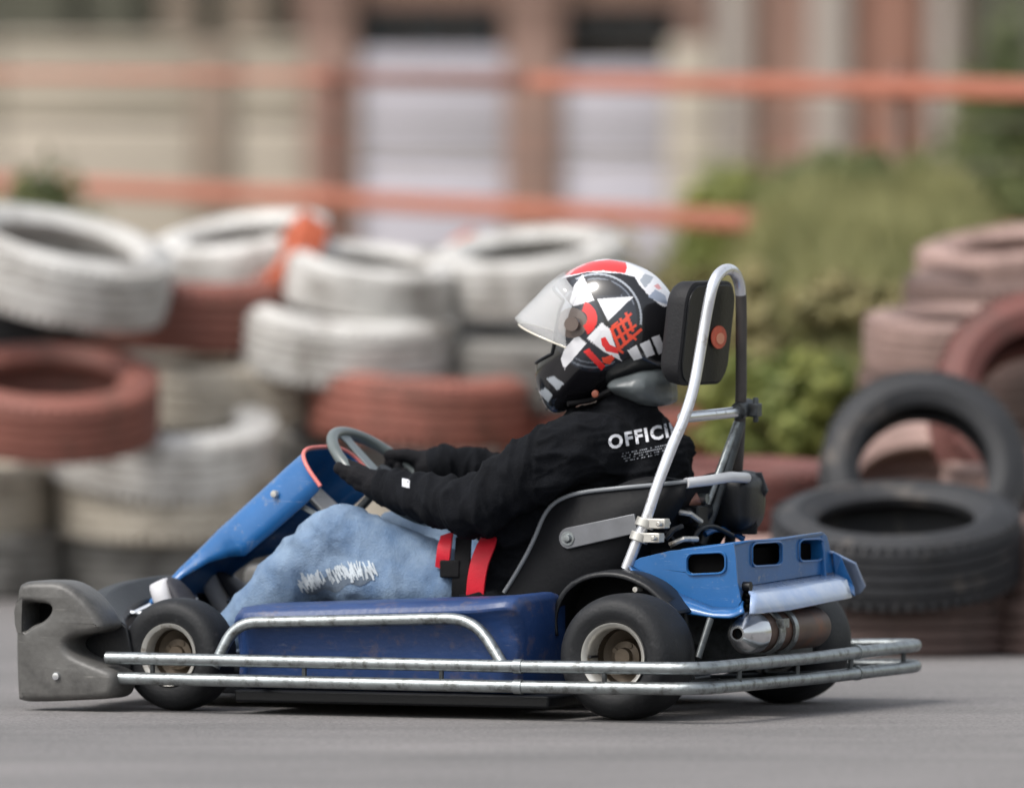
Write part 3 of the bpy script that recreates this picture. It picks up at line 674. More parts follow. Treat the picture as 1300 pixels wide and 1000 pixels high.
# -- nose fairing: an inverted trough from the bumper up to the steering wheel
def fsec(x, z, w, h, ang, n=20, crown=.04):
    ax_ = Vector((-math.cos(ang), 0, math.sin(ang))); up = Vector((math.sin(ang), 0, math.cos(ang))); out = []
    for k in range(n+1):
        t = math.pi*k/n; cy = math.cos(t); sy = math.sin(t)
        y = math.copysign(abs(cy)**.55, cy)*w/2; u = -h + h*abs(sy)**.7 + 0
        out.append(Vector((x, 0, z)) + up*u + Vector((0, y, 0)))
    return out
A0 = R(40)
fs = [fsec(1.352, .185, .47, .02, R(60)), fsec(1.342, .215, .45, .022, R(58)), fsec(1.318, .258, .35, .028, R(52)), fsec(1.282, .312, .27, .036, R(46)), fsec(1.235, .362, .24, .055, R(42)), fsec(1.195, .402, .25, .085, R(38)),
      fsec(1.165, .425, .278, .11, R(38)), fsec(1.09, .487, .288, .115, R(40)), fsec(1.02, .546, .292, .118, R(40)), fsec(.985, .574, .292, .115, R(40)), fsec(.972, .583, .296, .11, R(40))]
dense = []
for i in range(len(fs)-1):
    for k in range(4): dense.append([a*(1-k/4)+b_*(k/4) for a, b_ in zip(fs[i], fs[i+1])])
dense.append(fs[-1])
f = MB(); f.loft(dense, closed_sec=False); fair = K('nose_fairing', f, 'blue', solid=.005, smooth=60)
tr = MB(); tr.tube([p+Vector((-.001, 0, .001)) for p in fs[-1][:21]], .0048, 10); K('fairing_edge', tr, 'pink', fair)  # thin pink tube along the fairing's upper edge
for px, py in ((348, 627),):
    p = kp(px, py, .147); c_ = MB(); c_.lathe([(0, .006), (.007, .005), (.009, 0), (.009, -.004)], c=p, axis='y', seg=14); K('bolt', c_, 'alu', fair)
sb = MB(); a = kp(364, 632, .12); b_ = kp(415, 660, .10); d_ = (b_-a)
sb.loft([[p+Vector((0, -.004, .007)), p+Vector((0, .004, .007)), p+Vector((0, .004, -.007)), p+Vector((0, -.004, -.007))] for p in (a, b_)], caps=True)
K('fairing_stay', sb, 'steel', bevel=.002)
# -- steering wheel
SC = kp(492, 605, 0); T50 = R(50); e2 = Vector((math.sin(T50), 0, math.cos(T50))); sn = Vector((-math.cos(T50), 0, math.sin(T50))); e1 = Vector((0, 1, 0)); SR = .155
def swp(a, r=SR, o=0): return SC + e1*(-math.cos(a))*r + e2*math.sin(a)*r + sn*o
st = MB(); st.tube([swp(2*math.pi*k/64) for k in range(64)], .0135, 14, closed=True); sw = K('steering_wheel', st, mat('grey_wheel_rim', lin((92, 100, 100)), .35, var=.15, vscale=20, coat=.2))
for a in (R(90), R(205), R(335)):
    s_ = MB(); wv = (swp(a+.5)-swp(a-.5)).normalized(); secs = []
    for t, hw in ((.0, .026), (.4, .019), (.8, .019), (1, .03)):
        c_ = SC*(1-t)+swp(a)*t + sn*(-.012*(1-t)); secs.append([c_+wv*hw+sn*.003, c_-wv*hw+sn*.003, c_-wv*hw-sn*.003, c_+wv*hw-sn*.003])
    s_.loft(secs, caps=True); K('spoke', s_, 'alu_dull', sw, bevel=.002)
hb = MB(); hb.tube([SC-sn*.03, SC+sn*.012], .03, 20); K('hub', hb, 'black_plastic', sw)
cl = MB(); cl.tube([SC-sn*.03, Vector((1.2, 0, .12))], .0105, 12); K('steering_column', cl, 'steel_dark')
cb = MB(); q = kp(408, 640, .03); cb.loft([[p+Vector((0, s1*.05, 0))+e2*s2*.045 for s1, s2 in ((1, 1), (-1, 1), (-1, -1), (1, -1))] for p in (q, q+sn*.012)], caps=True); K('column_plate', cb, 'alu', bevel=.004)
# -- seat
def seat():
    # side line (x,z) from front lip over the bottom and up the back; each station: half width, wing height
    st_ = [(.60, .15, .15, .03), (.52, .105, .18, .06), (.42, .085, .195, .12), (.30, .09, .205, .19), (.20, .14, .21, .22), (.13, .23, .215, .23), (.08, .33, .215, .20), (.045, .43, .21, .15), (.02, .49, .20, .09), (.005, .525, .18, .03)]
    secs = []
    for i, (x, z, hw, wh) in enumerate(st_):
        a = st_[max(i-1, 0)]; b = st_[min(i+1, len(st_)-1)]; t = Vector((b[0]-a[0], 0, b[1]-a[1])).normalized(); nrm = Vector((-t.z, 0, t.x)); nrm = nrm if nrm.x*0+1 and (nrm.z > 0 or nrm.x > 0) else -nrm
        if nrm.x < 0: nrm = -nrm
        if i < 3: nrm = Vector((0, 0, 1))
        row = []
        for k in range(15):
            u = -1+2*k/14; s_ = abs(u); yy = math.copysign(min(1, s_*1.25)**.9, u)*hw; hh = wh*max(0, (s_-.55)/.45)**1.5
            row.append(Vector((x, yy, z))+nrm*hh)
        secs.append(row)
    d = []
    n = len(secs)
    cols = [spline([secs[i][k] for i in range(n)], 6) for k in range(15)]
    rows = [[cols[k][i] for k in range(15)] for i in range(len(cols[0]))]
    m = MB(); m.loft(rows, closed_sec=False); o = K('seat', m, 'black_plastic', solid=.006, smooth=70)
    e = MB(); edge = [cols[0][i] for i in range(len(cols[0]))]; e.tube(edge, .004, 8)
    return o, rows
M['seat_shell'] = mat('black_seat_shell', (.0055, .006, .0075), .6, var=.25, vscale=10, bump=.1, bscale=90, spec=.18)
seat_o, srows = seat(); seat_o.data.materials[0] = M['seat_shell']
# traced near-side wing of the seat shell with its pale rolled edge
wing_px = [(640, 752), (652, 733), (668, 705), (680, 680), (690, 656), (702, 640), (720, 630), (745, 624), (790, 619), (835, 615), (872, 611)]
low_px = [(640, 830), (680, 830), (720, 815), (760, 790), (800, 740), (822, 705), (840, 680), (858, 655), (872, 632)]
top = spline([kp(px, py, .215-.05*max(0, (px-790)/85)) for px, py in wing_px], 5); low = spline([kp(px, py, .2-.03*max(0, (px-800)/72)) for px, py in low_px], 6)
def resamp(pts, n):
    L_ = [0]
    for a, b in zip(pts, pts[1:]): L_.append(L_[-1]+(b-a).length)
    out = []; j = 0
    for i in range(n):
        t = L_[-1]*i/(n-1)
        while j < len(L_)-2 and L_[j+1] < t: j += 1
        u = (t-L_[j])/max(1e-9, L_[j+1]-L_[j]); out.append(pts[j]*(1-u)+pts[j+1]*u)
    return out
for s in (-1, 1):
    mir = lambda p: Vector((p.x, p.y*s, p.z))
    a = [mir(p) for p in resamp(top, 40)]; b_ = [mir(p) for p in resamp(low, 40)]
    w = MB(); w.loft([a, [p*.5+q*.5+Vector((0, s*.012, 0)) for p, q in zip(a, b_)], b_], closed_sec=False); K('seat_wing', w, 'seat_shell', seat_o, solid=.007, smooth=70)
    e = MB(); e.tube(a, .0052, 10); K('seat_edge', e, mat('grey_seat_edge', lin((120, 124, 128)), .35, var=.1), seat_o)
bk_ = MB(); p = kp(872, 613, .16); bk_.tube([(p.x, .165, p.z), (p.x-.03, .1, p.z+.005), (p.x-.035, 0, p.z+.01), (p.x-.03, -.1, p.z+.005), (p.x, -.165, p.z)], .012, 12); K('seat_edge', bk_, mat('pale_seat_edge', lin((205, 206, 208)), .3, var=.05), seat_o)
# grey bracket bolted to the seat side
st = MB(); A = kp(722, 683, .222); B = kp(808, 664, .232)
poly = []
dx = (B-A).normalized(); up_ = Vector((-dx.z, 0, dx.x)) if dx.x > 0 else Vector((dx.z, 0, -dx.x))
for k in range(9):
    t = R(90+180*k/8); poly.append(A - dx*(-math.cos(t))*.024*-1 * -1 + up_*math.sin(t)*.024)
poly2 = [A+up_*.024] + [A - dx*math.sin(math.pi*k/8)*.024 + up_*math.cos(math.pi*k/8)*.024 for k in range(1, 8)] + [A-up_*.024, B-up_*.022, B+up_*.022]
st.prism([p_+Vector((0, .004, 0)) for p_ in poly2], [p_-Vector((0, .004, 0)) for p_ in poly2]); sbk = K('seat_bracket', st, mat('grey_bracket', lin((112, 114, 118)), .45, metal=.3, var=.15, vscale=25), bevel=.002)
bo = MB(); bo.lathe([(0, .012), (.008, .011), (.011, .004), (.016, .004), (.016, 0)], c=A+Vector((0, .003, 0)), axis='y', seg=16); K('bolt', bo, 'steel', sbk)
# -- seat belt
def ribbon(pts, w, m, name, parent, th=.003):
    b = MB(); P = spline(pts, 6); secs = []
    for i, p in enumerate(P):
        t = (P[min(i+1, len(P)-1)]-P[max(i-1, 0)]).normalized(); a = t.cross(Vector((0, 1, 0))).normalized(); n_ = Vector((0, 1, 0))
        secs.append([p+a*w/2+n_*th, p-a*w/2+n_*th, p-a*w/2-n_*th, p+a*w/2-n_*th])
    b.loft(secs, caps=True); return K(name, b, m, parent, bevel=.001)
belt = ribbon([kp(622, 676, .19), kp(618, 690, .215), kp(609, 715, .232), kp(604, 745, .232), kp(602, 790, .215)], .044, 'red', 'seat_belt', kart)
ribbon([kp(568, 677, .20), kp(565, 690, .225), kp(563, 705, .23), kp(561, 722, .22)], .034, 'red', 'lap_strap', belt)
ribbon([kp(589, 680, .20), kp(587, 712, .226), kp(584, 745, .226), kp(583, 790, .2)], .04, 'black_matte', 'buckle_web', belt)
bu = MB(); p = kp(572, 722, .228); bu.box(p, (.05, .014, .04)); K('buckle', bu, 'black_matte', belt, bevel=.004)
# -- roll hoop
near = [(795, 722, .25), (806, 694, .245), (820, 660, .238), (835, 615, .22), (853, 567, .19), (868, 532, .165), (880, 494, .14), (888, 452, .12), (895, 410, .108), (902, 374, .1), (908, 355, .085), (916, 345, .055), (925, 342, .01), (933, 347, -.04), (939, 362, -.075), (941, 390, -.09), (941, 440, -.1), (941, 485, -.115), (940, 520, -.13), (937, 580, -.17), (932, 640, -.2), (925, 700, -.22)]
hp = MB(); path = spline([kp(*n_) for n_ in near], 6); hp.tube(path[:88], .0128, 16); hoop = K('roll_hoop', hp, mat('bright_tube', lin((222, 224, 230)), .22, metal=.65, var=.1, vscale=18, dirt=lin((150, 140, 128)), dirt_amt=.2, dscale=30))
hp = MB(); hp.tube(path[87:], .0128, 16); K('far_leg', hp, mat('grey_brown_tube', lin((74, 70, 68)), .6, metal=.2, var=.2, vscale=20), hoop)  # far leg in a darker grey-brown than the near leg
xb = MB(); A = kp(866, 530, .16); B = kp(944, 522, -.14); xb.tube([A, B], .0125, 14); K('cross_bar', xb, 'chrome', hoop)
cp = MB()
for pt in ((944, 520, -.135), (868, 531, .162)):
    p = kp(*pt); cp.tube([p+Vector((0, -.03, .006)), p+Vector((0, .03, -.002))], .02, 12) if pt[0] > 900 else None
p = kp(944, 520, -.14); cp.box(p+Vector((-.02, 0, .0)), (.04, .03, .03)); cp.tube([p+Vector((-.03, 0, .028)), p+Vector((-.03, 0, -.028))], .007, 8)
K('clamp', cp, 'steel_dark', hoop, bevel=.003)
for nm, pts, rr_, m_ in (('stay', [(936, 536, -.13), (905, 620, -.06), (884, 676, -.02)], .0085, 'steel'), ('stay', [(940, 535, -.14), (921, 600, -.10), (890, 690, -.06)], .013, 'steel_dark')):
    z_ = MB(); z_.tube([kp(*p) for p in pts], rr_, 12); K(nm, z_, m_, hoop)
# cast clamps at the foot of the near leg
cg = MB(); p = kp(819, 664, .24); q = kp(812, 682, .243); d_ = (kp(835, 615, .22)-kp(806, 694, .245)).normalized()
for c_ in (p, q):
    cg.tube([c_-d_*.010, c_+d_*.010], .022, 14); cg.box(c_+Vector((-.03, 0, 0)), (.05, .028, .022)); cg.tube([c_+Vector((-.045, -.03, 0)), c_+Vector((-.045, .03, 0))], .006, 8)
K('clamp', cg, 'alu', hoop, bevel=.002)
# -- headrest
pts2 = rrect(0, 0, .27, .235, .05, 6); hc_t = kp(891, 360, 0); hc_b = kp(889, 484, 0); c0 = (hc_t+hc_b)/2; c0.x = .02; upv = Vector((-.12, 0, 1)).normalized(); nv = Vector((upv.z, 0, -upv.x))
def hs(off, sh): return [c0+nv*off+Vector((0, y*sh, 0))+upv*z*sh for y, z in pts2]
hd = MB(); hd.loft([hs(-.018, .96), hs(-.015, 1.0), hs(.0, 1.0), hs(.02, .98), hs(.034, .9), hs(.04, .75)], caps=True); head = K('headrest', hd, 'pad', smooth=50)
bp_ = MB(); bp_.loft([[c0-nv*o_+Vector((0, y*.93, 0))+upv*z*.93 for y, z in pts2] for o_ in (.018, .022)], caps=True); K('back_plate', bp_, 'black_plastic', head, bevel=.001)
stp = kx(912, 428, c0.x-.024); sx = MB(); sx.loft([[Vector((stp.x-o_, 0, stp.z))+Vector((0, stp.y+.042*math.cos(2*math.pi*k/28), .026*math.sin(2*math.pi*k/28))) for k in range(28)] for o_ in (0, .002)], caps=True)
K('sticker', sx, 'orange_sticker', head)
sx2 = MB(); sx2.loft([[Vector((stp.x-o_, 0, stp.z-.003))+Vector((0, stp.y-.004+.022*math.cos(2*math.pi*k/20), .013*math.sin(2*math.pi*k/20))) for k in range(20)] for o_ in (.0025, .0035)], caps=True)
K('sticker_mark', sx2, mat('pale_sticker', lin((222, 150, 120)), .5), head)
# -- blue engine cover with slots: side face and rear face joined at a corner
XC = -.175; YS = .25; YE = -.27
def quad(P, n): pass
def panel(loop3, holes3, nrm, th, name, m='blue', parent=None, bevel=.004):
    b = MB(); nrm = Vector(nrm).normalized()*th
    b.prism(loop3, [p-nrm for p in loop3], holes=[(h, [p-nrm for p in h]) for h in holes3]); return K(name, b, m, parent or kart, bevel=bevel, smooth=40)
def slot_kp(cx, cy, w, h, y, slant=0):
    return [kp(a, b_+slant*(a-cx), y) for a, b_ in rrect(cx, cy, w, h, 8, 4)]
def slot_kx(cx, cy, w, h, x, slant=0):
    return [kx(a, b_+slant*(a-cx), x) for a, b_ in rrect(cx, cy, w, h, 6, 4)]
xcor = kp(930, 740, YS).x
side_loop = [kp(px, py, YS) for px, py in ((799, 716), (812, 708), (850, 699), (900, 694), (931, 689), (934, 708), (936, 738), (941, 763), (935, 772), (905, 770), (870, 757), (835, 738))]
cover = panel(side_loop, [slot_kp(896, 715, 47, 24, YS, -.05)], (0, 1, 0), .006, 'engine_cover')
rear_loop = [kx(px, py, xcor) for px, py in ((931.5, 689), (1000, 681), (1044, 675), (1050, 679), (1053, 690), (1060, 727), (1000, 736), (946, 744), (941, 763), (936, 738), (934, 708))]
panel(rear_loop, [slot_kx(974, 703, 35, 27, xcor, -.06), slot_kx(1030, 698, 27, 25, xcor, -.05)], (-1, 0, 0), .006, 'rear_panel', parent=cover)
# slot surrounds
for lp in (slot_kp(896, 715, 50, 27, YS+.003, -.05),):
    r_ = MB(); r_.tube(lp, .0022, 6, closed=True); K('slot_rim', r_, 'blue', cover)
for lp in (slot_kx(974, 703, 38, 30, xcor-.003, -.06), slot_kx(1030, 698, 30, 28, xcor-.003, -.05)):
    r_ = MB(); r_.tube(lp, .0022, 6, closed=True); K('slot_rim', r_, 'blue', cover)
# added box behind the slots, near-black to stand in for the shade inside
ib = MB(); zt_ = kp(900, 700, YS).z; ib.box(((xcor+.06)/2+.0, (YS+YE)/2, zt_-.035), (abs(xcor-.04)-.03, YS-YE-.03, .075)); K('slot_shade_box', ib, mat('slot_shade_black', (.003, .003, .003), .9, spec=.05), cover)
# top deck
td = MB(); t0 = kp(799, 716, YS); t1 = kp(850, 699, YS); t2 = kp(931, 689, YS); t3 = kx(1044, 675, xcor)
yy2 = t3.y
td.loft([[Vector((p.x, YS-.002, p.z-.001)), Vector((p.x, YS-.1, p.z+.004)), Vector((p.x, 0, p.z+.002)), Vector((p.x, yy2, t3.z-.001 if p.x < -.1 else p.z))] for p in (t0, t1, t2)], closed_sec=False); K('top_deck', td, 'blue', cover, solid=.005)
# right side face
rs = [Vector((v.x, yy2, v.z)) for v in side_loop]; panel([p+Vector((0, .002, 0)) for p in rs], [], (0, -1, 0), .005, 'far_side_panel', parent=cover)
# flared skirts: side flare over the left tyre, pale rear flare, right flare
sk1 = MB(); top_l = [kp(px, py, YS+.003) for px, py in ((799, 717), (830, 733), (868, 755), (905, 770), (936, 771), (943, 762))]
bot_l = [kp(px, py, YS+.05) for px, py in ((806, 729), (838, 757), (868, 777), (905, 782), (928, 783), (944, 776))]
sk1.loft([resamp(top_l, 24), resamp([(a+b_)/2+Vector((0, .006, .002)) for a, b_ in zip(top_l, bot_l)], 24), resamp(bot_l, 24)], closed_sec=False); K('side_skirt', sk1, 'blue', cover, solid=.005)
sk2 = MB(); tp = [kx(px, py, xcor-.002) for px, py in ((947, 744), (1000, 736), (1060, 727))]; bt = [kx(px, py, xcor-.085) for px, py in ((953, 778), (1000, 774), (1082, 757))]
pale = mat('sky_sheen_blue', lin((150, 172, 208)), .22, var=.1, vscale=7, coat=.5, dirt=lin((190, 200, 214)), dirt_amt=.5, dscale=5)  # paler blue: sky reflection on the upturned skirts put into the colour
sk2.loft([resamp(tp, 16), resamp([(a+b_)/2+Vector((-.008, 0, .012)) for a, b_ in zip(tp, bt)], 16), resamp(bt, 16)], closed_sec=False); K('rear_skirt', sk2, pale, cover, solid=.005)
# blue gusset between
gs = MB(); g4 = [kx(1058, 700, xcor-.01), kx(1068, 706, xcor-.02), kx(1085, 745, xcor-.05), kx(1086, 757, xcor-.06), kx(1078, 750, xcor-.05), kx(1060, 728, xcor-.004)]
gs.prism(g4, [p+Vector((.006, -.004, 0)) for p in g4]); K('gusset', gs, 'blue', cover, bevel=.002)
sk3 = MB(); tp = [kp(px, py, -.29) for px, py in ((1057, 699), (1050, 698), (1040, 697))]; bt = [kp(px, py, -.42) for px, py in ((1099, 742), (1092, 752), (1070, 756))]
mid = [kp(px, py, -.36) for px, py in ((1087, 714), (1076, 712), (1060, 710))]
sk3.loft([resamp(tp, 10), resamp(mid, 10), resamp(bt, 10)], closed_sec=False); K('far_skirt', sk3, pale, cover, solid=.005)
bo = MB()
for px, py in ((944, 744),):
    p = kx(px, py, xcor-.012); bo.tube([p, p+Vector((-.018, 0, 0))], .011, 12)
p = kp(806, 745, .24)
K('bolt', bo, 'black_plastic', cover)
# blue strap/hose above the deck
ho = MB(); ho.tube(spline([kp(895, 678, -.05), kp(908, 672, -.08), kp(925, 674, -.12), kp(944, 684, -.15)], 6), .007, 10); K('fuel_hose', ho, 'blue')
ho = MB(); ho.tube(spline([kp(878, 690, .1), kp(888, 672, .08), kp(905, 668, .02), kp(930, 680, -.05)], 6), .006, 10); K('throttle_cable', ho, 'black_plastic')
# -- rear wheel guard (black) over the left tyre, and its twin
for s in (-1, 1):
    arc = [(701, 806), (700, 780), (708, 757), (722, 740), (742, 729), (768, 725), (795, 729), (822, 742), (842, 760), (862, 778)]
    a = [kp(px, py, .36) for px, py in arc]; a = resamp(spline([Vector((p.x, .33*s, p.z)) for p in a], 4), 40)
    g_ = MB(); wv = [-.095, -.09, -.04, .024, .03]; dz = [-.012, 0, .003, 0, -.012]
    cxx = Vector((0.0, 0, .14))
    secs = []
    for p in a:
        rad = Vector((p.x, 0, p.z))-cxx; rn = rad.normalized(); secs.append([p+Vector((0, s*w_, 0))+rn*d_ for w_, d_ in zip(wv, dz)])
    g_.loft(secs, closed_sec=False); wg_ = K('wheel_guard', g_, 'black_plastic', solid=.005, smooth=60)
    web = MB(); web.prism([Vector((p.x, s*.245, p.z)) for p in a], [Vector((p.x, s*.24, p.z)) for p in a]); K('guard_web', web, 'black_matte', wg_)
    st_ = MB(); st_.tube([(-.03, s*.30, .27), (-.05, s*.24, .24), (-.05, s*.2, .08)], .008, 10); K('guard_stay_and_glint', st_, 'steel_dark')
b2 = MB(); b2.tube([kp(902, 785, .36), kp(886, 835, .4)], .008, 10); K('guard_stay_and_glint', b2, 'steel_dark')
glint_stub = MB(); p = kp(806, 748, .36); glint_stub.tube([p, p+Vector((0, -.03, 0))], .006, 10); K('guard_stay_and_glint', glint_stub, 'alu')  # small bright alloy stub standing in for a highlight
# -- engine, silencer, intake
en = MB(); en.box((-.08, -.05, .17), (.2, .26, .13)); en.box((-.05, -.02, .25), (.14, .16, .06))
for k in range(8): en.box((-.06, -.02, .2+.012*k), (.19, .2, .004))
K('engine', en, 'steel_dark', bevel=.006)
mp = kx(948, 803, -.2)
mf = MB(); y0 = mp.y; zc = mp.z; xc = -.2
mf.lathe([(0, 0), (.030, 0), (.0445, -.006), (.0465, -.02), (.0465, -.05), (.0465, -.36), (.042, -.375), (0, -.38)], c=(xc, y0, zc), axis='y', seg=40); sil = K('silencer', mf, 'rust')
mf = MB(); mf.lathe([(.048, -.07), (.052, -.07), (.052, -.10), (.048, -.10)], c=(xc, y0, zc), axis='y', seg=40, closed=True); mf.lathe([(.048, -.15), (.054, -.15), (.054, -.17), (.048, -.17)], c=(xc, y0, zc), axis='y', seg=40, closed=True)
mf.box((xc-.05, y0-.085, zc+.02), (.02, .03, .02)); K('silencer_band', mf, 'steel', sil)
mf = MB(); mf.lathe([(.0125, .052), (.017, .052), (.024, .046), (.034, .03), (.043, .012), (.0475, .002), (.0475, -.03), (.03, -.01), (.0125, .02)], c=(xc, y0, zc), axis='y', seg=40); K('tail_pipe', mf, 'chrome', sil)
dk = MB(); dk.lathe([(0, .035), (.0125, .035)], c=(xc, y0, zc), axis='y', seg=20); K('pipe_bore', dk, 'black_matte', sil)
ip = MB(); ip.tube(fillet([(xc+.02, y0-.33, zc), (xc+.04, y0-.38, zc+.03), (-.05, -.15, .2)], .03), .014, 12); K('exhaust_pipe', ip, 'rust', sil)
# intake box (black, lumpy) on the stays
ik = MB(); c_ = kp(938, 636, -.16)
def lump(c, d, seed):
    m = MB(); vs2 = []; n1, n2 = 14, 20
    secs = []
    for i in range(n1+1):
        th = math.pi*i/n1; row = []
        for j in range(n2):
            ph = 2*math.pi*j/n2; v = Vector((math.sin(th)*math.cos(ph), math.sin(th)*math.sin(ph), math.cos(th)))
            e = .55; v = Vector([math.copysign(abs(q)**e, q) for q in v]); k = 1+.10*noise.noise(v*1.7+Vector((seed, 0, 0)))
            row.append(Vector(c)+Vector((v.x*d[0]*k, v.y*d[1]*k, v.z*d[2]*k)))
        secs.append(row)
    m.loft(secs); return m
inb = K('intake_box', lump(c_, (.05, .07, .068), 3), 'black_plastic', smooth=60)
n_ = MB(); q = kp(962, 622, -.2); n_.tube([kp(948, 606, -.18), kp(962, 605, -.2), kp(967, 622, -.2), kp(960, 640, -.2)], [.010, .014, .016, .010], 12); K('intake_trumpet', n_, 'black_plastic', inb)
n_ = MB(); n_.tube([kp(936, 676, -.16), kp(938, 650, -.16)], .045, 14); K('intake_neck', n_, 'black_matte', inb)
cbm = MB(); p = kp(880, 655, .02); cbm.box(p, (.05, .06, .05)); cbm.tube([p+Vector((0, .05, 0)), p+Vector((0, -.07, .01))], .02, 14); cb_ = K('carburettor', cbm, 'black_plastic', bevel=.004)
cbm = MB(); p = kp(866, 640, .03); cbm.tube([p, p+Vector((-.03, -.02, .015))], .018, 12); K('fuel_cap', cbm, mat('dull_copper', lin((150, 110, 98)), .5, metal=.4), cb_)
cbm = MB(); p = kp(888, 633, .0); cbm.tube([p+Vector((.02, 0, 0)), p+Vector((-.02, 0, 0))], .012, 12); K('filter_cap', cbm, 'steel', cb_)
for k, (a_, b__) in enumerate((((845, 684), (865, 668)), ((850, 692), (885, 684)), ((836, 672), (858, 690)), ((862, 650), (890, 662)))):
    z_ = MB(); z_.tube([kp(*a_, .2-.03*k), kp((a_[0]+b__[0])/2, (a_[1]+b__[1])/2-4, .19-.03*k), kp(*b__, .15-.03*k)], .0065, 8); K('linkage', z_, 'alu' if k % 2 else 'black_plastic')
tk = MB(); tk.box((.0, -.02, .30), (.13, .34, .12)); K('fuel_tank', tk, 'black_plastic', bevel=.02, bseg=3)
# ================================================================== THE DRIVER
per = empty('person', KO, math.pi-YAW)
tag(per, 'driver in black sweatshirt, faded jeans and patterned helmet, seated in the kart gripping its wheel', 'person')
def ball(v, f, c, r, rot=None, n1=8, n2=12):
    k = len(v)
    for i in range(n1+1):
        th = math.pi*i/n1
        for j in range(n2):
            ph = 2*math.pi*j/n2; p = Vector((math.sin(th)*math.cos(ph)*r[0], math.sin(th)*math.sin(ph)*r[1], math.cos(th)*r[2]))
            v.append(Vector(c)+(rot @ p if rot else p))
    for i in range(n1):
        for j in range(n2):
            f.append((k+i*n2+j, k+(i+1)*n2+j, k+(i+1)*n2+(j+1) % n2, k+i*n2+(j+1) % n2))
def blob(name, chains, m, parent, voxel=.008, smooth=6, disp=None, keep=None):
    """chains: lists of (point, radius or (rx,ry,rz)); swept balls fused into one skin"""
    v = []; f = []
    for ch_ in chains:
        for (p0, r0), (p1, r1) in zip(ch_, ch_[1:]):
            p0, p1 = Vector(p0), Vector(p1); r0 = Vector(r0 if isinstance(r0, tuple) else (r0,)*3); r1 = Vector(r1 if isinstance(r1, tuple) else (r1,)*3)
            st_ = max(2, int((p1-p0).length/(min(*r0, *r1)*.28))+1)
            for i in range(st_):
                t = i/(st_-1); ball(v, f, p0*(1-t)+p1*t, r0*(1-t)+r1*t)
    me = bpy.data.meshes.new(name); me.from_pydata([tuple(p) for p in v], [], f)
    bm = bmesh.new(); bm.from_mesh(me); bmesh.ops.remove_doubles(bm, verts=bm.verts, dist=1e-7); bmesh.ops.recalc_face_normals(bm, faces=bm.faces); bm.to_mesh(me); bm.free()
    o = bpy.data.objects.new(name, me); COL.objects.link(o)
    q = o.modifiers.new('r', 'REMESH'); q.mode = 'VOXEL'; q.voxel_size = voxel
    q = o.modifiers.new('s', 'SMOOTH'); q.factor = .5; q.iterations = smooth
    dg = bpy.context.evaluated_depsgraph_get(); m2 = bpy.data.meshes.new_from_object(o.evaluated_get(dg)); bpy.data.objects.remove(o); bpy.data.meshes.remove(me)
    if disp:
        co = [vv.co.copy() for vv in m2.vertices]; no_ = [vv.normal.copy() for vv in m2.vertices]
        for i, vv in enumerate(m2.vertices): vv.co = co[i]+no_[i]*disp(co[i], no_[i])
    m2.name = name
    for p in m2.polygons: p.use_smooth = True
    m2.materials.clear(); m2.materials.append(M[m] if isinstance(m, str) else m)
    o = bpy.data.objects.new(name, m2); COL.objects.link(o); o.parent = parent
    return o
V = Vector
sh = {1: kp(728, 572, .185), -1: V((.27, -.185, .60))}
el = {1: kp(603, 644, .275), -1: V((.54, -.27, .485))}
# grips on the wheel rim
GA = {1: R(0), -1: R(180)}        # angle of swp(): cos -> local +y is -cos
grip = {1: swp(R(180), SR), -1: swp(R(8), SR)}
wr = {1: kp(494, 621, .175), -1: grip[-1]+V((-.08, -.01, .012))}
hip = {1: V((.40, .1, .20)), -1: V((.40, -.1, .20))}
kn = {1: V((.835, .185, .388)), -1: V((.84, -.16, .37))}
an = {1: V((1.17, .19, .11)), -1: V((1.20, -.15, .12))}
hc = V((.235, 0, .855))
# --- hand chains
def hand(s, dr=0.0):
    g = grip[s]; w = wr[s]; tang = (swp((R(180) if s == 1 else R(8))+.1)-g).normalized()
    if tang.z < 0: tang = -tang           # along the rim, upward
    fwd = (g-w).normalized(); outv = V((0, s, 0)) - fwd*fwd.dot(V((0, s, 0))); outv.normalize()
    ch_ = [[(w, .026+dr), (w+(g-w)*.45, .030+dr)], [(w+(g-w)*.3+tang*.016, .022+dr), (g+tang*.024-fwd*.028+outv*.012, .018+dr)], [(w+(g-w)*.3-tang*.016, .022+dr), (g-tang*.022-fwd*.028+outv*.012, .017+dr)]]
    lens = [.92, 1.0, .95, .8]
    for i in range(4):
        o_ = tang*(.030-.020*i); L_ = lens[i]; r_ = (.0098, .0098, .0095, .0085)[i]+dr*.8
        k0 = g+o_-fwd*.026+outv*.015; k1 = g+o_+fwd*.010*L_+outv*.026; k2 = g+o_+fwd*.029*L_+outv*.002; k3 = g+o_+fwd*.014*L_-outv*.020
        ch_.append([(k0, r_+.001), (k1, r_), (k2, r_*.95), (k3, r_*.85)])
    t0 = w+(g-w)*.35+tang*.02-outv*.006; t1 = g+tang*.044-fwd*.03-outv*.014; t2 = g+tang*.050+fwd*.004-outv*.018
    ch_.append([(t0, .015+dr), (t1, .0115+dr), (t2, .0095+dr)])
    return ch_
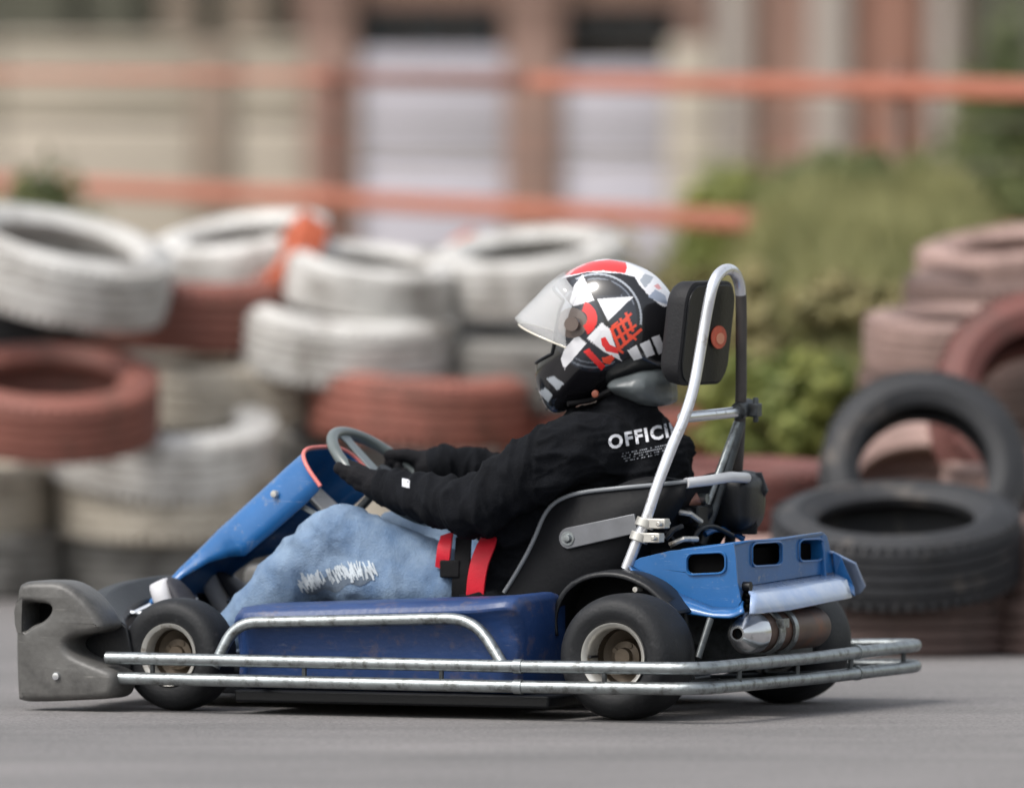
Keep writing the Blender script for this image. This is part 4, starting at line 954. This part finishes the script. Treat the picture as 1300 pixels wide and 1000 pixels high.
# --- body: one continuous skin (mostly under the clothes)
hy = V((-.97, 0, 0))
body_ch = []
body_ch.append([((.33, 0, .2), (.11, .15, .09)), ((.30, 0, .3), (.095, .135, .09)), ((.25, 0, .42), (.10, .145, .09)), ((.225, 0, .54), (.095, .15, .08)), ((.215, 0, .60), (.07, .15, .05))])
body_ch.append([((.205, 0, .62), .055), ((.225, 0, .74), .052)])
body_ch.append([((.225, 0, .86), (.09, .075, .095)), ((.24, 0, .82), (.09, .07, .09)), ((.285, 0, .775), (.045, .045, .035))])
face = V((.325, 0, .83))
body_ch.append([(face+V((0, 0, .015)), .009), (face+V((.018, 0, -.022)), .014)])            # nose
for s in (-1, 1):
    body_ch.append([(V((.225, .077*s, .84)), (.015, .008, .022)), (V((.22, .079*s, .825)), (.013, .008, .02))])  # ears
    body_ch.append([(V((.318, .03*s, .85)), (.008, .018, .006)), (V((.318, .032*s, .849)), (.008, .018, .006))])  # brow
    body_ch.append([(sh[s], .05), ((sh[s]+el[s])/2, .045), (el[s], .036), (wr[s], .024)]); body_ch += hand(s, -.0025)
    body_ch.append([(hip[s], .085), ((hip[s]+kn[s])/2, .072), (kn[s], .052), (kn[s]*.6+an[s]*.4+V((-.01, 0, -.01)), .05), (an[s], .034)])
    body_ch.append([(an[s]+V((-.02, 0, -.05)), (.03, .03, .03)), (an[s]+V((.06, 0, .10)), (.018, .03, .02))])
body = blob('body', body_ch, 'skin', per, voxel=.007, smooth=4)
# --- sweatshirt
def fold(p, n):
    d = 0
    for s in (-1, 1):
        dE = (p-el[s]).length; ax_ = (wr[s]-sh[s]).normalized(); t = (p-sh[s]).dot(ax_)
        if p.y*s > .15 or p.x > .4:
            w_ = math.exp(-(dE/.13)**2); ang = math.atan2(n.z, n.y)
            d += w_*.007*math.sin(t*80+3.5*noise.noise(p*9)+1.6*math.sin(ang))
            wv = math.exp(-((p-wr[s]).length/.07)**2); d += wv*.004*math.sin(t*170+2*noise.noise(p*20))
    w2 = math.exp(-((p.z-.3)/.1)**2)*(1 if p.x < .5 else 0)
    d += w2*.007*math.sin(p.z*80+4*noise.noise(p*7)+p.x*18)
    wa = math.exp(-((p-V((.27, .2*(1 if p.y > 0 else -1), .5))).length/.11)**2)
    d += wa*.006*math.sin((p.x*.8+p.z*.6)*75+3*noise.noise(p*9))
    d += .005*noise.noise(p*8)+.003*noise.noise(p*22)
    # sharp creases: ridged noise squeezed along the limb
    ax_ = (wr[1 if p.y > 0 else -1]-sh[1 if p.y > 0 else -1]).normalized() if (p.x > .3 and p.z > .38) else V((.15, 0, 1)).normalized()
    t = p.dot(ax_); q_ = p-ax_*t; q_ = q_*7+ax_*t*24
    rg = 1-abs(noise.noise(q_+V((3.1, 0, 0))))*2.6; rg2 = 1-abs(noise.noise(q_*1.9+V((0, 7, 0))))*2.6
    d += .0085*max(0, rg)**2 + .004*max(0, rg2)**2 - .004
    return d
sw_ch = [[((.46, 0, .22), (.11, .195, .07)), ((.42, 0, .29), (.13, .195, .08)), ((.34, 0, .38), (.14, .19, .09)), ((.26, 0, .5), (.14, .19, .09)), ((.225, 0, .58), (.125, .175, .07)), ((.225, 0, .63), (.095, .13, .05))],
         [((.50, .09, .24), (.09, .115, .08)), ((.44, .09, .30), (.09, .11, .07))], [((.50, -.09, .24), (.09, .115, .08)), ((.44, -.09, .30), (.09, .11, .07))],
         [((.47, .11, .17), (.11, .125, .08)), ((.40, .09, .2), (.11, .12, .08))], [((.47, -.11, .17), (.11, .125, .08)), ((.40, -.09, .2), (.11, .12, .08))],
         [((.50, .125, .16), (.115, .145, .085)), ((.47, .12, .24), (.1, .13, .08))], [((.42, .1, .40), (.10, .12, .08)), ((.38, .1, .45), (.1, .12, .08))],
         [((.36, .05, .46), (.11, .16, .08)), ((.30, .05, .52), (.11, .16, .08))],
         [((.33, .03, .60), (.05, .10, .05)), ((.28, .0, .655), (.07, .09, .03))],
         [((.185, 0, .62), .078), ((.20, 0, .69), .072)],
         [((.30, 0, .5), (.06, .12, .1)), ((.28, 0, .62), (.045, .09, .05))],
         [((.13, 0, .50), (.07, .14, .09)), ((.13, 0, .58), (.075, .13, .06))]]
for s in (-1, 1):
    sw_ch.append([((.21, .11*s, .59), .085), (sh[s]+V((0, -.01*s, 0)), .084), (sh[s]*.5+el[s]*.5+V((0, 0, .012)), .080), (el[s]+V((0, 0, .0)), .070), (el[s]*.5+wr[s]*.5+V((0, 0, -.002)), .058), (wr[s]+V((-.006, 0, .0)), .042)])
shirt = blob('sweatshirt', sw_ch, 'cloth_black', per, voxel=.0055, smooth=9, disp=fold)
for s in (-1, 1):
    d_ = (el[s]-wr[s]).normalized(); a_, b_ = frame_of(d_); c_ = MB(); cc = wr[s]+d_*.012
    c_.loft([[cc+d_*t_+(a_*math.cos(2*math.pi*k/48)+b_*math.sin(2*math.pi*k/48))*(r_+.0012*(k % 2)) for k in range(48)] for t_, r_ in ((-.034, .034), (-.034, .0375), (-.02, .040), (0, .0415), (.012, .040), (.014, .034))])
    K('cuff', c_, 'cloth_black', shirt, smooth=80)
# --- gloves
for s in (-1, 1):
    gl = blob('glove', hand(s, .0045) + [[(wr[s]+(wr[s]-grip[s])*.25, .031), (wr[s], .029)]], 'glove', per, voxel=.0034, smooth=3)
    if s == 1:
        bvh = BVHTree.FromPolygons([v_.co for v_ in gl.data.vertices], [tuple(p.vertices) for p in gl.data.polygons])
        view = FW*0+V((0, 0, 0)); vd = V((CF.dot(FW), CF.dot(LF), CF.z)).normalized()
        for (cx_, cy_, w_, h_, m_, nm) in ((514, 614, 10, 11, 'white_print', 'wrist_tab'), (458, 631, 22, 9, 'grey_print', 'knuckle_patch')):
            surf = bvh if nm == 'knuckle_patch' else BVHTree.FromPolygons([v_.co for v_ in shirt.data.vertices], [tuple(p.vertices) for p in shirt.data.polygons])
            pts_ = []; N_ = 7; b = MB(); ok = True
            for i in range(N_):
                for j in range(N_):
                    u = (i/(N_-1)-.5)*w_; v__ = (j/(N_-1)-.5)*h_
                    o_ = kp(cx_+u, cy_+v__+.2*u, .5); hit = surf.ray_cast(o_, vd)
                    if hit[0] is None: hit = bvh.ray_cast(o_, vd)
                    if hit[0] is None: ok = False; break
                    pts_.append(hit[0]-vd*.002)
                if not ok: break
            if ok:
                b.add(pts_, [(i*N_+j, i*N_+j+1, (i+1)*N_+j+1, (i+1)*N_+j) for i in range(N_-1) for j in range(N_-1)]); K(nm, b, m_, gl, solid=.0015)
# --- jeans
def jfold(p, n):
    d = .005*noise.noise(p*9)+.0025*noise.noise(p*24)
    for s in (-1, 1):
        if p.y*s < 0: continue
        k_ = kn[s]; r_ = (p-k_); dist = r_.length
        ax_ = (an[s]-k_).normalized(); t = r_.dot(ax_)
        d += math.exp(-((t-.10)/.08)**2)*.005*math.sin(t*70+r_.y*30+6*noise.noise(p*7))
        ax2 = (hip[s]-k_).normalized(); t2 = r_.dot(ax2)
        d += math.exp(-((t2-.28)/.14)**2)*.005*math.sin(t2*50+r_.z*55+5*noise.noise(p*6))
        d += math.exp(-(dist/.09)**2)*.0025*math.sin(math.atan2(r_.z, r_.x)*9+3*noise.noise(p*12))
    sd_ = 1 if p.y > 0 else -1; ax_ = (an[sd_]-hip[sd_]).normalized(); q_ = p*5+ax_*p.dot(ax_)*5
    rg = 1-abs(noise.noise(q_+V((1.7, 5, 0))))*2.4; rg2 = 1-abs(noise.noise(q_*2.1+V((0, 2, 9))))*2.4
    d += .005*max(0, rg)**2 + .002*max(0, rg2)**2 - .003
    return d
je_ch = [[((.33, 0, .17), (.12, .165, .08)), ((.36, 0, .2), (.11, .16, .08))]]
for s in (-1, 1):
    k_ = kn[s]
    je_ch.append([(hip[s]+V((0, .0*s, 0)), .082), (hip[s]*.5+k_*.5+V((0, 0, -.02)), .097), (k_*.82+hip[s]*.18+V((0, 0, -.006)), .088), (k_+V((-.008, 0, -.002)), .080), (k_*.75+an[s]*.25+V((-.006, 0, .0)), .086), (k_*.45+an[s]*.55+V((-.012, 0, -.004)), .077), (an[s]+V((-.035, 0, .01)), .054)])
for s in (-1, 1):
    je_ch.append([(kn[s]+V((.0, 0, -.075)), .078), (kn[s]+V((-.10, 0, -.10)), .085), (kn[s]+V((-.2, -.02*s, -.12)), .085)])
def denim():
    m = mat('faded_denim', lin((84, 108, 138)), .88, var=.34, vscale=13, bump=.4, bscale=260, dirt=lin((128, 148, 170)), dirt_amt=.9, dscale=8)
    return m
jeans = blob('jeans', je_ch, denim(), per, voxel=.0065, smooth=8, disp=jfold)
jb = BVHTree.FromPolygons([v_.co for v_ in jeans.data.vertices], [tuple(p.vertices) for p in jeans.data.polygons])
vd = V((CF.dot(FW), CF.dot(LF), CF.z)).normalized()
def drape(bvh, quads2, name, m, parent, off=.002, ysrc=.6):
    """quads2: list of pixel-space quads, laid on the cloth from the side the wearer shows"""
    b = MB()
    for qd in quads2:
        P = []
        for (px, py) in qd:
            h = bvh.ray_cast(kp(px, py, ysrc), vd)
            if h[0] is None: P = None; break
            P.append(h[0]-vd*off)
        if P: b.add(P, [tuple(range(len(P)))])
    return b.build(name, M[m] if isinstance(m, str) else m, parent, smooth=0, fix=False) if b.v else None
rnd = random.Random(3)
def strip_quads(x0, y0, x1, y1, w, n=5):
    out = []; dx, dy = x1-x0, y1-y0; l = math.hypot(dx, dy); nx_, ny_ = -dy/l*w/2, dx/l*w/2
    for i in range(n):
        a, b = i/n, (i+1)/n; out.append([(x0+dx*a+nx_, y0+dy*a+ny_), (x0+dx*b+nx_, y0+dy*b+ny_), (x0+dx*b-nx_, y0+dy*b-ny_), (x0+dx*a-nx_, y0+dy*a-ny_)])
    return out
# worn hole (grey under-fabric) and frayed white threads
hole_q = []
for i in range(22):
    u0, u1 = i/22, (i+1)/22
    def yc(u): return 752-20*math.sin(u*1.5)
    def hh(u): return 12*math.sin(math.pi*min(1, u*.95+.04))**.6*(1+.3*math.sin(u*17))+ (10*max(0, u-.6))
    X = lambda u: 384+88*u
    for k in range(4):
        f0, f1 = -1+k/2, -1+(k+1)/2
        hole_q.append([(X(u0), yc(u0)+hh(u0)*f0), (X(u1), yc(u1)+hh(u1)*f0), (X(u1), yc(u1)+hh(u1)*f1), (X(u0), yc(u0)+hh(u0)*f1)])
drape(jb, hole_q, 'worn_patch', mat('worn_grey_denim', lin((92, 104, 118)), .9, var=.3, vscale=40), jeans, .0015)
th_q = []
for i in range(95):
    u = rnd.random(); x = 376+98*u; y = 748-20*math.sin(u*1.5)+rnd.uniform(-9, 3); L_ = rnd.uniform(8, 20); a = R(rnd.uniform(52, 84))
    th_q += strip_quads(x-math.cos(a)*L_/2, y-math.sin(a)*L_/2, x+math.cos(a)*L_/2, y+math.sin(a)*L_/2, rnd.uniform(.9, 2.1), 4)
drape(jb, th_q, 'frayed_thread', mat('frayed_white_cotton', lin((178, 186, 192)), .9, var=.1), jeans, .003)
# dark blue creases/wear marks of the denim dye
wq = []
for x, y, L_, a, w_ in ((425, 692, 26, 75, 5), (442, 698, 20, 80, 5), (407, 706, 24, 60, 4), (456, 690, 10, 60, 4), (485, 707, 12, 70, 7), (518, 746, 14, 60, 8), (505, 690, 8, 30, 3), (500, 735, 10, 20, 4), (534, 728, 16, 80, 3)):
    a = R(a); wq += strip_quads(x-math.cos(a)*L_/2, y+math.sin(a)*L_/2, x+math.cos(a)*L_/2, y-math.sin(a)*L_/2, w_, 5)
0 and drape(jb, wq, 'dye_streak', mat('darker_denim', lin((78, 116, 160)), .9, var=.3, vscale=60), jeans, .001)
# --- shoes
for s, (tx_, ty_), (hx, hy_), yy in ((1, (198, 741), (222, 800), .18), (-1, (262, 735), (300, 800), -.13)):
    toe = kp(tx_, ty_, yy); heel = kp(hx, hy_, yy); ax_ = (toe-heel).normalized(); heel = toe-ax_*.27; back = V((-ax_.z, 0, ax_.x)); back = back if back.x < 0 else -back
    def ss(t, w_, h0, h1, n=16):
        c = heel+ax_*.27*t; o_ = []
        for k in range(n):
            q = 2*math.pi*k/n; cy = math.cos(q); sy = math.sin(q); o_.append(c+V((0, w_*math.copysign(abs(cy)**.7, cy), 0))+back*(h0+(h1-h0)*(.5+.5*math.copysign(abs(sy)**.8, sy))))
        return o_
    m1 = MB(); m1.loft([ss(t, w_, -.012, h_) for t, w_, h_ in ((.0, .012, .03), (.02, .03, .036), (.15, .036, .037), (.4, .036, .036), (.65, .046, .038), (.85, .048, .040), (.96, .04, .042), (1.0, .026, .040))], caps=True)
    so = K('shoe', MB().loft([ss(t, w_, .036, h_) for t, w_, h_ in ((.0, .01, .05), (.03, .026, .09), (.15, .032, .12), (.3, .032, .13), (.45, .036, .10), (.65, .042, .075), (.85, .042, .062), (.96, .03, .05), (1.0, .01, .04))], caps=True), 'shoe', per, smooth=60)
    K('sole', m1, 'sole', so, smooth=60)
# --- shirt print
sbv = BVHTree.FromPolygons([v_.co for v_ in shirt.data.vertices], [tuple(p.vertices) for p in shirt.data.polygons])
def text_print(txt, x0, y0, size, slope, name, m, parent, sxx=1.0, lean=0):
    cu = bpy.data.curves.new(name, 'FONT'); cu.body = txt; cu.size = 1; cu.offset = .034; cu.space_character = 1.16; cu.resolution_u = 3
    o = bpy.data.objects.new(name, cu); COL.objects.link(o); dg = bpy.context.evaluated_depsgraph_get(); me = bpy.data.meshes.new_from_object(o.evaluated_get(dg)); bpy.data.objects.remove(o)
    bm = bmesh.new(); bm.from_mesh(me); bmesh.ops.triangulate(bm, faces=bm.faces)
    for _ in range(3):
        bmesh.ops.subdivide_edges(bm, edges=[e for e in bm.edges if e.calc_length() > .12], cuts=1); bmesh.ops.triangulate(bm, faces=bm.faces)
    bmesh.ops.triangulate(bm, faces=bm.faces)
    kill = []
    for v_ in bm.verts:
        px = x0+v_.co.x*size*sxx+v_.co.y*size*lean; py = y0-v_.co.y*size+slope*v_.co.x*size*sxx
        h = sbv.ray_cast(kp(px, py, .6), vd)
        if h[0] is None: kill.append(v_)
        else: v_.co = h[0]-vd*.0045
    bmesh.ops.delete(bm, geom=kill, context='VERTS')
    bm.to_mesh(me); bm.free(); me.materials.clear(); return link(name, me, M[m], parent)
text_print('OFFICIN', 775, 571, 24, -.2, 'shirt_print', 'white_print', shirt, .98, -.15)
fq = []
for r_ in range(4):
    x = 789+r_*2.5
    while x < 858:
        w_ = rnd.uniform(.8, 2.6); y = 577+r_*3.3-.2*(x-789)
        if rnd.random() < .6: fq.append([(x, y), (x+w_, y-.2*w_), (x+w_, y+1.7-.2*w_), (x, y+1.7)])
        x += w_+rnd.uniform(.5, 1.2)
drape(sbv, fq, 'small_print', 'grey_print', shirt, .0022)
# --- helmet
HY = R(-13)                       # head turned a little towards the camera side, away from straight ahead
hf = V((math.cos(HY), -math.sin(HY), 0)); hl = V((math.sin(HY), math.cos(HY), 0))   # forward / left of the head in kart space
hf = V((math.cos(R(13)), math.sin(R(13)), 0)); hl = V((-math.sin(R(13)), math.cos(R(13)), 0))
hcen = kp(778, 418, .0)
pxm = (F/31.6)
ang_fw = (k2w(hcen+hf)-k2w(hcen)); cxf = ang_fw.x       # image shift per metre forward (negative = left)
def h2d(px, py):                  # outline pixel -> (forward, up) in the head's middle plane
    return ((px-778)/pxm/cxf, (418-py)/pxm)
OUT = [(682, 466), (681, 482), (687, 503), (696, 519), (708, 525), (730, 517), (756, 505), (790, 492), (822, 480), (848, 468), (857, 448), (861, 420), (858, 394), (850, 372), (836, 354), (816, 340), (792, 331), (766, 329), (742, 335), (722, 346), (706, 363), (697, 385), (692, 410), (688, 440)]
oc = spline([V((*h2d(px, py), 0)) for px, py in OUT], 8, closed=True)
pol = sorted([(math.atan2(p.y, p.x), math.hypot(p.x, p.y)) for p in oc]); pa = np.array([a for a, _ in pol]); pr = np.array([r_ for _, r_ in pol])
pa = np.concatenate([pa-2*np.pi, pa, pa+2*np.pi]); pr = np.tile(pr, 3)
def Rphi(a): return float(np.interp(a, pa, pr))
HWID = .128
NP, NL = 420, 230
def hpoint(phi, lam, grow=0):
    c = math.copysign(abs(math.cos(lam))**.86, 1); s_ = math.sin(lam); r_ = Rphi(phi)+grow
    # narrower at the chin and under the ears
    down = max(0, -math.sin(phi)); fr = max(0, math.cos(phi)); wd = (HWID+grow)*(1-.10*down*c)
    return hcen + hf*(r_*c*math.cos(phi)) + V((0, 0, r_*c*math.sin(phi))) + hl*(wd*math.copysign(abs(s_)**.92, s_))
C_BLACK = (.009, .009, .011); WHT = lin((226, 226, 230)); RED = lin((222, 48, 48)); ORG = lin((224, 74, 50)); GRY = lin((104, 110, 120)); PNK = lin((236, 150, 150)); BRN = lin((104, 92, 86)); DGR = lin((38, 42, 50)); SIL = lin((158, 164, 172))
Z = 4.7625
def Q(pts): return [(640+x/Z, 320+y/Z) for x, y in pts]
def disc(cx, cy, rx, ry=None, n=40): ry = ry or rx; return Q([(cx+rx*math.cos(2*math.pi*k/n), cy+ry*math.sin(2*math.pi*k/n)) for k in range(n)])
def ring(cx, cy, r0, r1, a0, a1, n=30):
    return Q([(cx+r1*math.cos(R(a0+(a1-a0)*k/n)), cy-r1*math.sin(R(a0+(a1-a0)*k/n))) for k in range(n+1)]+[(cx+r0*math.cos(R(a1+(a0-a1)*k/n)), cy-r0*math.sin(R(a1+(a0-a1)*k/n))) for k in range(n+1)])
PAINT = [
 (Q([(250, 190), (360, 105), (470, 60), (620, 40), (740, 60), (900, 120), (960, 190), (1060, 310), (960, 330), (880, 270), (815, 195), (790, 150), (700, 128), (500, 122), (330, 165)]), WHT),
 (Q([(350, 128), (430, 80), (520, 58), (640, 45), (735, 62), (745, 100), (728, 128), (600, 112), (500, 120), (400, 140)]), RED),
 (Q([(350, 128), (400, 92), (470, 68), (500, 72), (430, 105), (390, 142)]), PNK),
 (Q([(820, 170), (850, 130), (905, 150), (880, 190), (850, 215)]), SIL), (Q([(870, 270), (915, 225), (975, 262), (990, 318), (930, 300)]), lin((150, 160, 178))), (Q([(905, 205), (930, 190), (955, 222), (930, 226)]), lin((214, 150, 150))),
 (disc(545, 425, 262, 300), DGR),
 (ring(560, 400, 262, 274, -8, 118), SIL), (ring(560, 400, 236, 244, 20, 112), GRY), (ring(560, 400, 200, 206, 40, 108), GRY),
 (Q([(505, 170), (640, 168), (720, 240), (700, 262), (545, 262)]), C_BLACK),
 (ring(540, 440, 252, 262, 225, 300), GRY), (ring(540, 440, 225, 232, 222, 290), GRY),
 (ring(545, 425, 230, 240, 125, 170), GRY),
 (Q([(300, 195), (412, 330), (330, 390), (235, 400), (230, 310)]), SIL),
 (Q([(475, 135), (545, 292), (420, 328), (396, 300), (425, 200)]), WHT),
 (Q([(552, 284), (783, 268), (622, 424)]), WHT),
 (Q([(495, 150), (640, 440), (620, 450), (480, 150)]), C_BLACK),
 (Q([(590, 425), (640, 465), (655, 520), (700, 640), (712, 660), (600, 600), (500, 520)]), WHT),
 (Q([(440, 500), (498, 552), (430, 630), (366, 706), (342, 650), (365, 585)]), WHT),
 (Q([(395, 500), (420, 470), (560, 590), (700, 655), (680, 690), (540, 610)]), C_BLACK) if False else (Q([(480, 600), (512, 583), (612, 688), (588, 716)]), RED),
 (disc(410, 428, 92), BRN), (disc(430, 425, 26), GRY),
 (ring(455, 402, 48, 108, -62, 72), RED),
 (Q([(585, 520), (610, 510), (640, 560), (690, 580), (690, 615), (620, 600), (590, 560)]), RED),
 (Q([(590, 640), (650, 620), (668, 640), (640, 678), (600, 670)]), ORG),
 (Q([(745, 595), (800, 562), (836, 640), (785, 656)]), WHT), (Q([(820, 556), (878, 530), (912, 618), (862, 638)]), WHT), (Q([(890, 516), (938, 500), (976, 594), (935, 620)]), WHT),
 (Q([(255, 765), (298, 748), (362, 795), (322, 836)]), SIL), (Q([(205, 845), (250, 820), (297, 866), (266, 908)]), SIL),
]
# graffiti-like strokes
for (x0, y0, x1, y1, w_) in ((650, 470, 700, 590, 20), (680, 440, 735, 560, 20), (640, 470, 760, 400, 16), (665, 530, 800, 440, 16), (700, 400, 760, 520, 18), (735, 365, 780, 480, 18), (690, 590, 832, 465, 18), (715, 420, 770, 370, 14), (680, 580, 720, 610, 16), (760, 500, 800, 530, 14), (650, 450, 690, 420, 12)):
    dx, dy = x1-x0, y1-y0; l = math.hypot(dx, dy); nx_, ny_ = -dy/l*w_/2, dx/l*w_/2
    PAINT.append((Q([(x0+nx_, y0+ny_), (x1+nx_, y1+ny_), (x1-nx_, y1-ny_), (x0-nx_, y0-ny_)]), ORG))
def inpoly(px, py, poly):
    c = np.zeros(px.shape, bool); n = len(poly)
    for i in range(n):
        x0, y0 = poly[i]; x1, y1 = poly[(i+1) % n]
        if y0 == y1: continue
        k = ((y0 > py) != (y1 > py)) & (px < (x1-x0)*(py-y0)/(y1-y0)+x0); c ^= k
    return c
phis = [2*math.pi*i/NP for i in range(NP)]; lams = [-math.pi/2+math.pi*j/NL for j in range(NL+1)]
hv = [hpoint(a, l_) for a in phis for l_ in lams]
near = np.array([w2px(k2w(p)) for p in hv]); lam_a = np.tile(np.array(lams), NP)
# the far half carries the mirrored design
mirr = np.array([w2px(k2w(hpoint(a, abs(l_)))) for a in phis for l_ in lams])
# top and front belong to the near design where they are seen from this side
usep = np.where((lam_a > -.5)[:, None], near, mirr)
colr = np.tile(np.array(C_BLACK), (len(hv), 1))
for poly, c in PAINT: colr[inpoly(usep[:, 0], usep[:, 1], poly)] = c
w1 = NL+1; hfaces = []
for i in range(NP):
    a = phis[i]; deg = math.degrees(a); deg = deg-360 if deg > 180 else deg
    for j in range(NL):
        l_ = lams[j]
        if -24 < deg < 36 and abs(l_) < .86-.0*abs(deg): continue      # eye port
        i2 = (i+1) % NP; hfaces.append((i*w1+j, i2*w1+j, i2*w1+j+1, i*w1+j+1))
me = bpy.data.meshes.new('helmet'); me.from_pydata([tuple(p) for p in hv], [], hfaces)
ca = me.color_attributes.new('paint', 'FLOAT_COLOR', 'POINT'); ca.data.foreach_set('color', np.concatenate([colr, np.ones((len(hv), 1))], 1).astype('f').ravel())
me.polygons.foreach_set('use_smooth', [True]*len(me.polygons))
helmet = link('helmet', me, M['helmet'], per); q = helmet.modifiers.new('s', 'SOLIDIFY'); q.thickness = .006; q.offset = -1 if True else 1
# normals outward
bm = bmesh.new(); bm.from_mesh(me); bmesh.ops.recalc_face_normals(bm, faces=bm.faces)
cc_ = sum(((f_.calc_center_median()-hcen).dot(f_.normal) for f_ in bm.faces), 0.0)
if cc_ < 0: bmesh.ops.reverse_faces(bm, faces=bm.faces)
bm.to_mesh(me); bm.free()
# black padding inside
lin_m = MB(); lin_m.loft([[hcen+(hpoint(2*math.pi*i/60, -math.pi/2+math.pi*j/30)-hcen)*.93 for j in range(31)] for i in list(range(8, 54))+[54]], closed_sec=False)
K('helmet_lining', lin_m, 'black_matte', helmet)
# eye port gasket
gk = MB(); ringp = []
d0, d1 = R(-24), R(36)
for k in range(12): ringp.append(hpoint(d0+(d1-d0)*k/12, .86, .001))
for k in range(24): ringp.append(hpoint(d1, .86-1.72*k/24, .001))
for k in range(12): ringp.append(hpoint(d1+(d0-d1)*k/12, -.86, .001))
for k in range(24): ringp.append(hpoint(d0, -.86+1.72*k/24, .001))
gk.tube(ringp, .004, 8, closed=True); K('port_gasket', gk, 'black_plastic', helmet)
# chin vent
vt = MB()
for k in range(3):
    p = hpoint(R(-38-6*k), 0, .002); vt.tube([p-hl*.015, p+hl*.015], .002, 8)
K('chin_vent', vt, 'steel_dark', helmet)
# visor: clear bubble lifted a little
def hp3(px, py, lat): f_, u_ = h2d(px, py); return hcen+hf*f_+V((0, 0, u_))+hl*lat
vis = MB(); rows = []
TOP = [(722, 343), (706, 352), (694, 362), (683, 374), (672, 385), (662, 395), (655, 403)]; SIDE = [(750, 372), (744, 383), (739, 393), (736, 403), (734, 413), (733, 423), (734, 433)]
for (tx_, ty_), (sx_, sy_) in zip(TOP, SIDE):
    row = []
    for k in range(37):
        be = R(-92+184*k/36); c = max(0, math.cos(be))**.7; f_ = (tx_*c+sx_*(1-c)); y_ = ty_*c+sy_*(1-c); row.append(hp3(f_, y_, .1365*math.sin(be)*(1-.04*c)))
    rows.append(row)
# lower lip turning down to meet the pivot
low = []
for k in range(37):
    be = R(-92+184*k/36); c = max(0, math.cos(be))**.7; low.append(hp3(661*c+734*(1-c), 411*c+440*(1-c), .135*math.sin(be)*(1-.04*c)))
rows.append(low)
vis.loft(rows, closed_sec=False)
vm = bpy.data.materials.new('clear_visor'); vm.use_nodes = True; vn = vm.node_tree; vb = vn.nodes['Principled BSDF']
vb.inputs['Base Color'].default_value = (.86, .87, .88, 1); vb.inputs['Roughness'].default_value = .06; vb.inputs['Alpha'].default_value = .27; vb.inputs['Coat Weight'].default_value = 1
visor = K('visor', vis, vm, helmet, solid=.002, smooth=70)
ve = MB(); ve.tube(low, .0022, 8); K('visor_edge', ve, mat('milky_visor_edge', lin((214, 208, 194)), .3, var=.05), helmet)
pv = MB(); c_ = hp3(741, 410, .126); pv.tube([c_, c_+hl*.012], .016, 24); K('visor_pivot', pv, mat('smoked_pivot', lin((104, 92, 86)), .35, var=.1), helmet)
# grey hood / collar behind the neck
hd_ = blob('hood', [[(kp(802, 490, .02), (.05, .09, .024)), (kp(824, 491, .02), (.045, .09, .042)), (kp(836, 492, .0), (.032, .08, .044))], [(kp(838, 482, 0), (.022, .07, .03)), (kp(845, 506, 0), (.016, .065, .016))]], 'hood', per, voxel=.006, smooth=5, disp=lambda p, n: .002*noise.noise(p*16))
cs = MB(); cs.tube([hp3(730, 512, .08), kp(750, 508, .06), hp3(790, 492, .09)], .006, 8); K('chin_strap', cs, 'black_matte', helmet)
bd = MB(); p = kp(756, 500, .13); bd.lathe([(0, .006), (.008, .004), (.009, 0)], c=p, axis='y', seg=14); K('strap_stud', bd, mat('dull_orange_stud', lin((120, 62, 44)), .5), helmet)
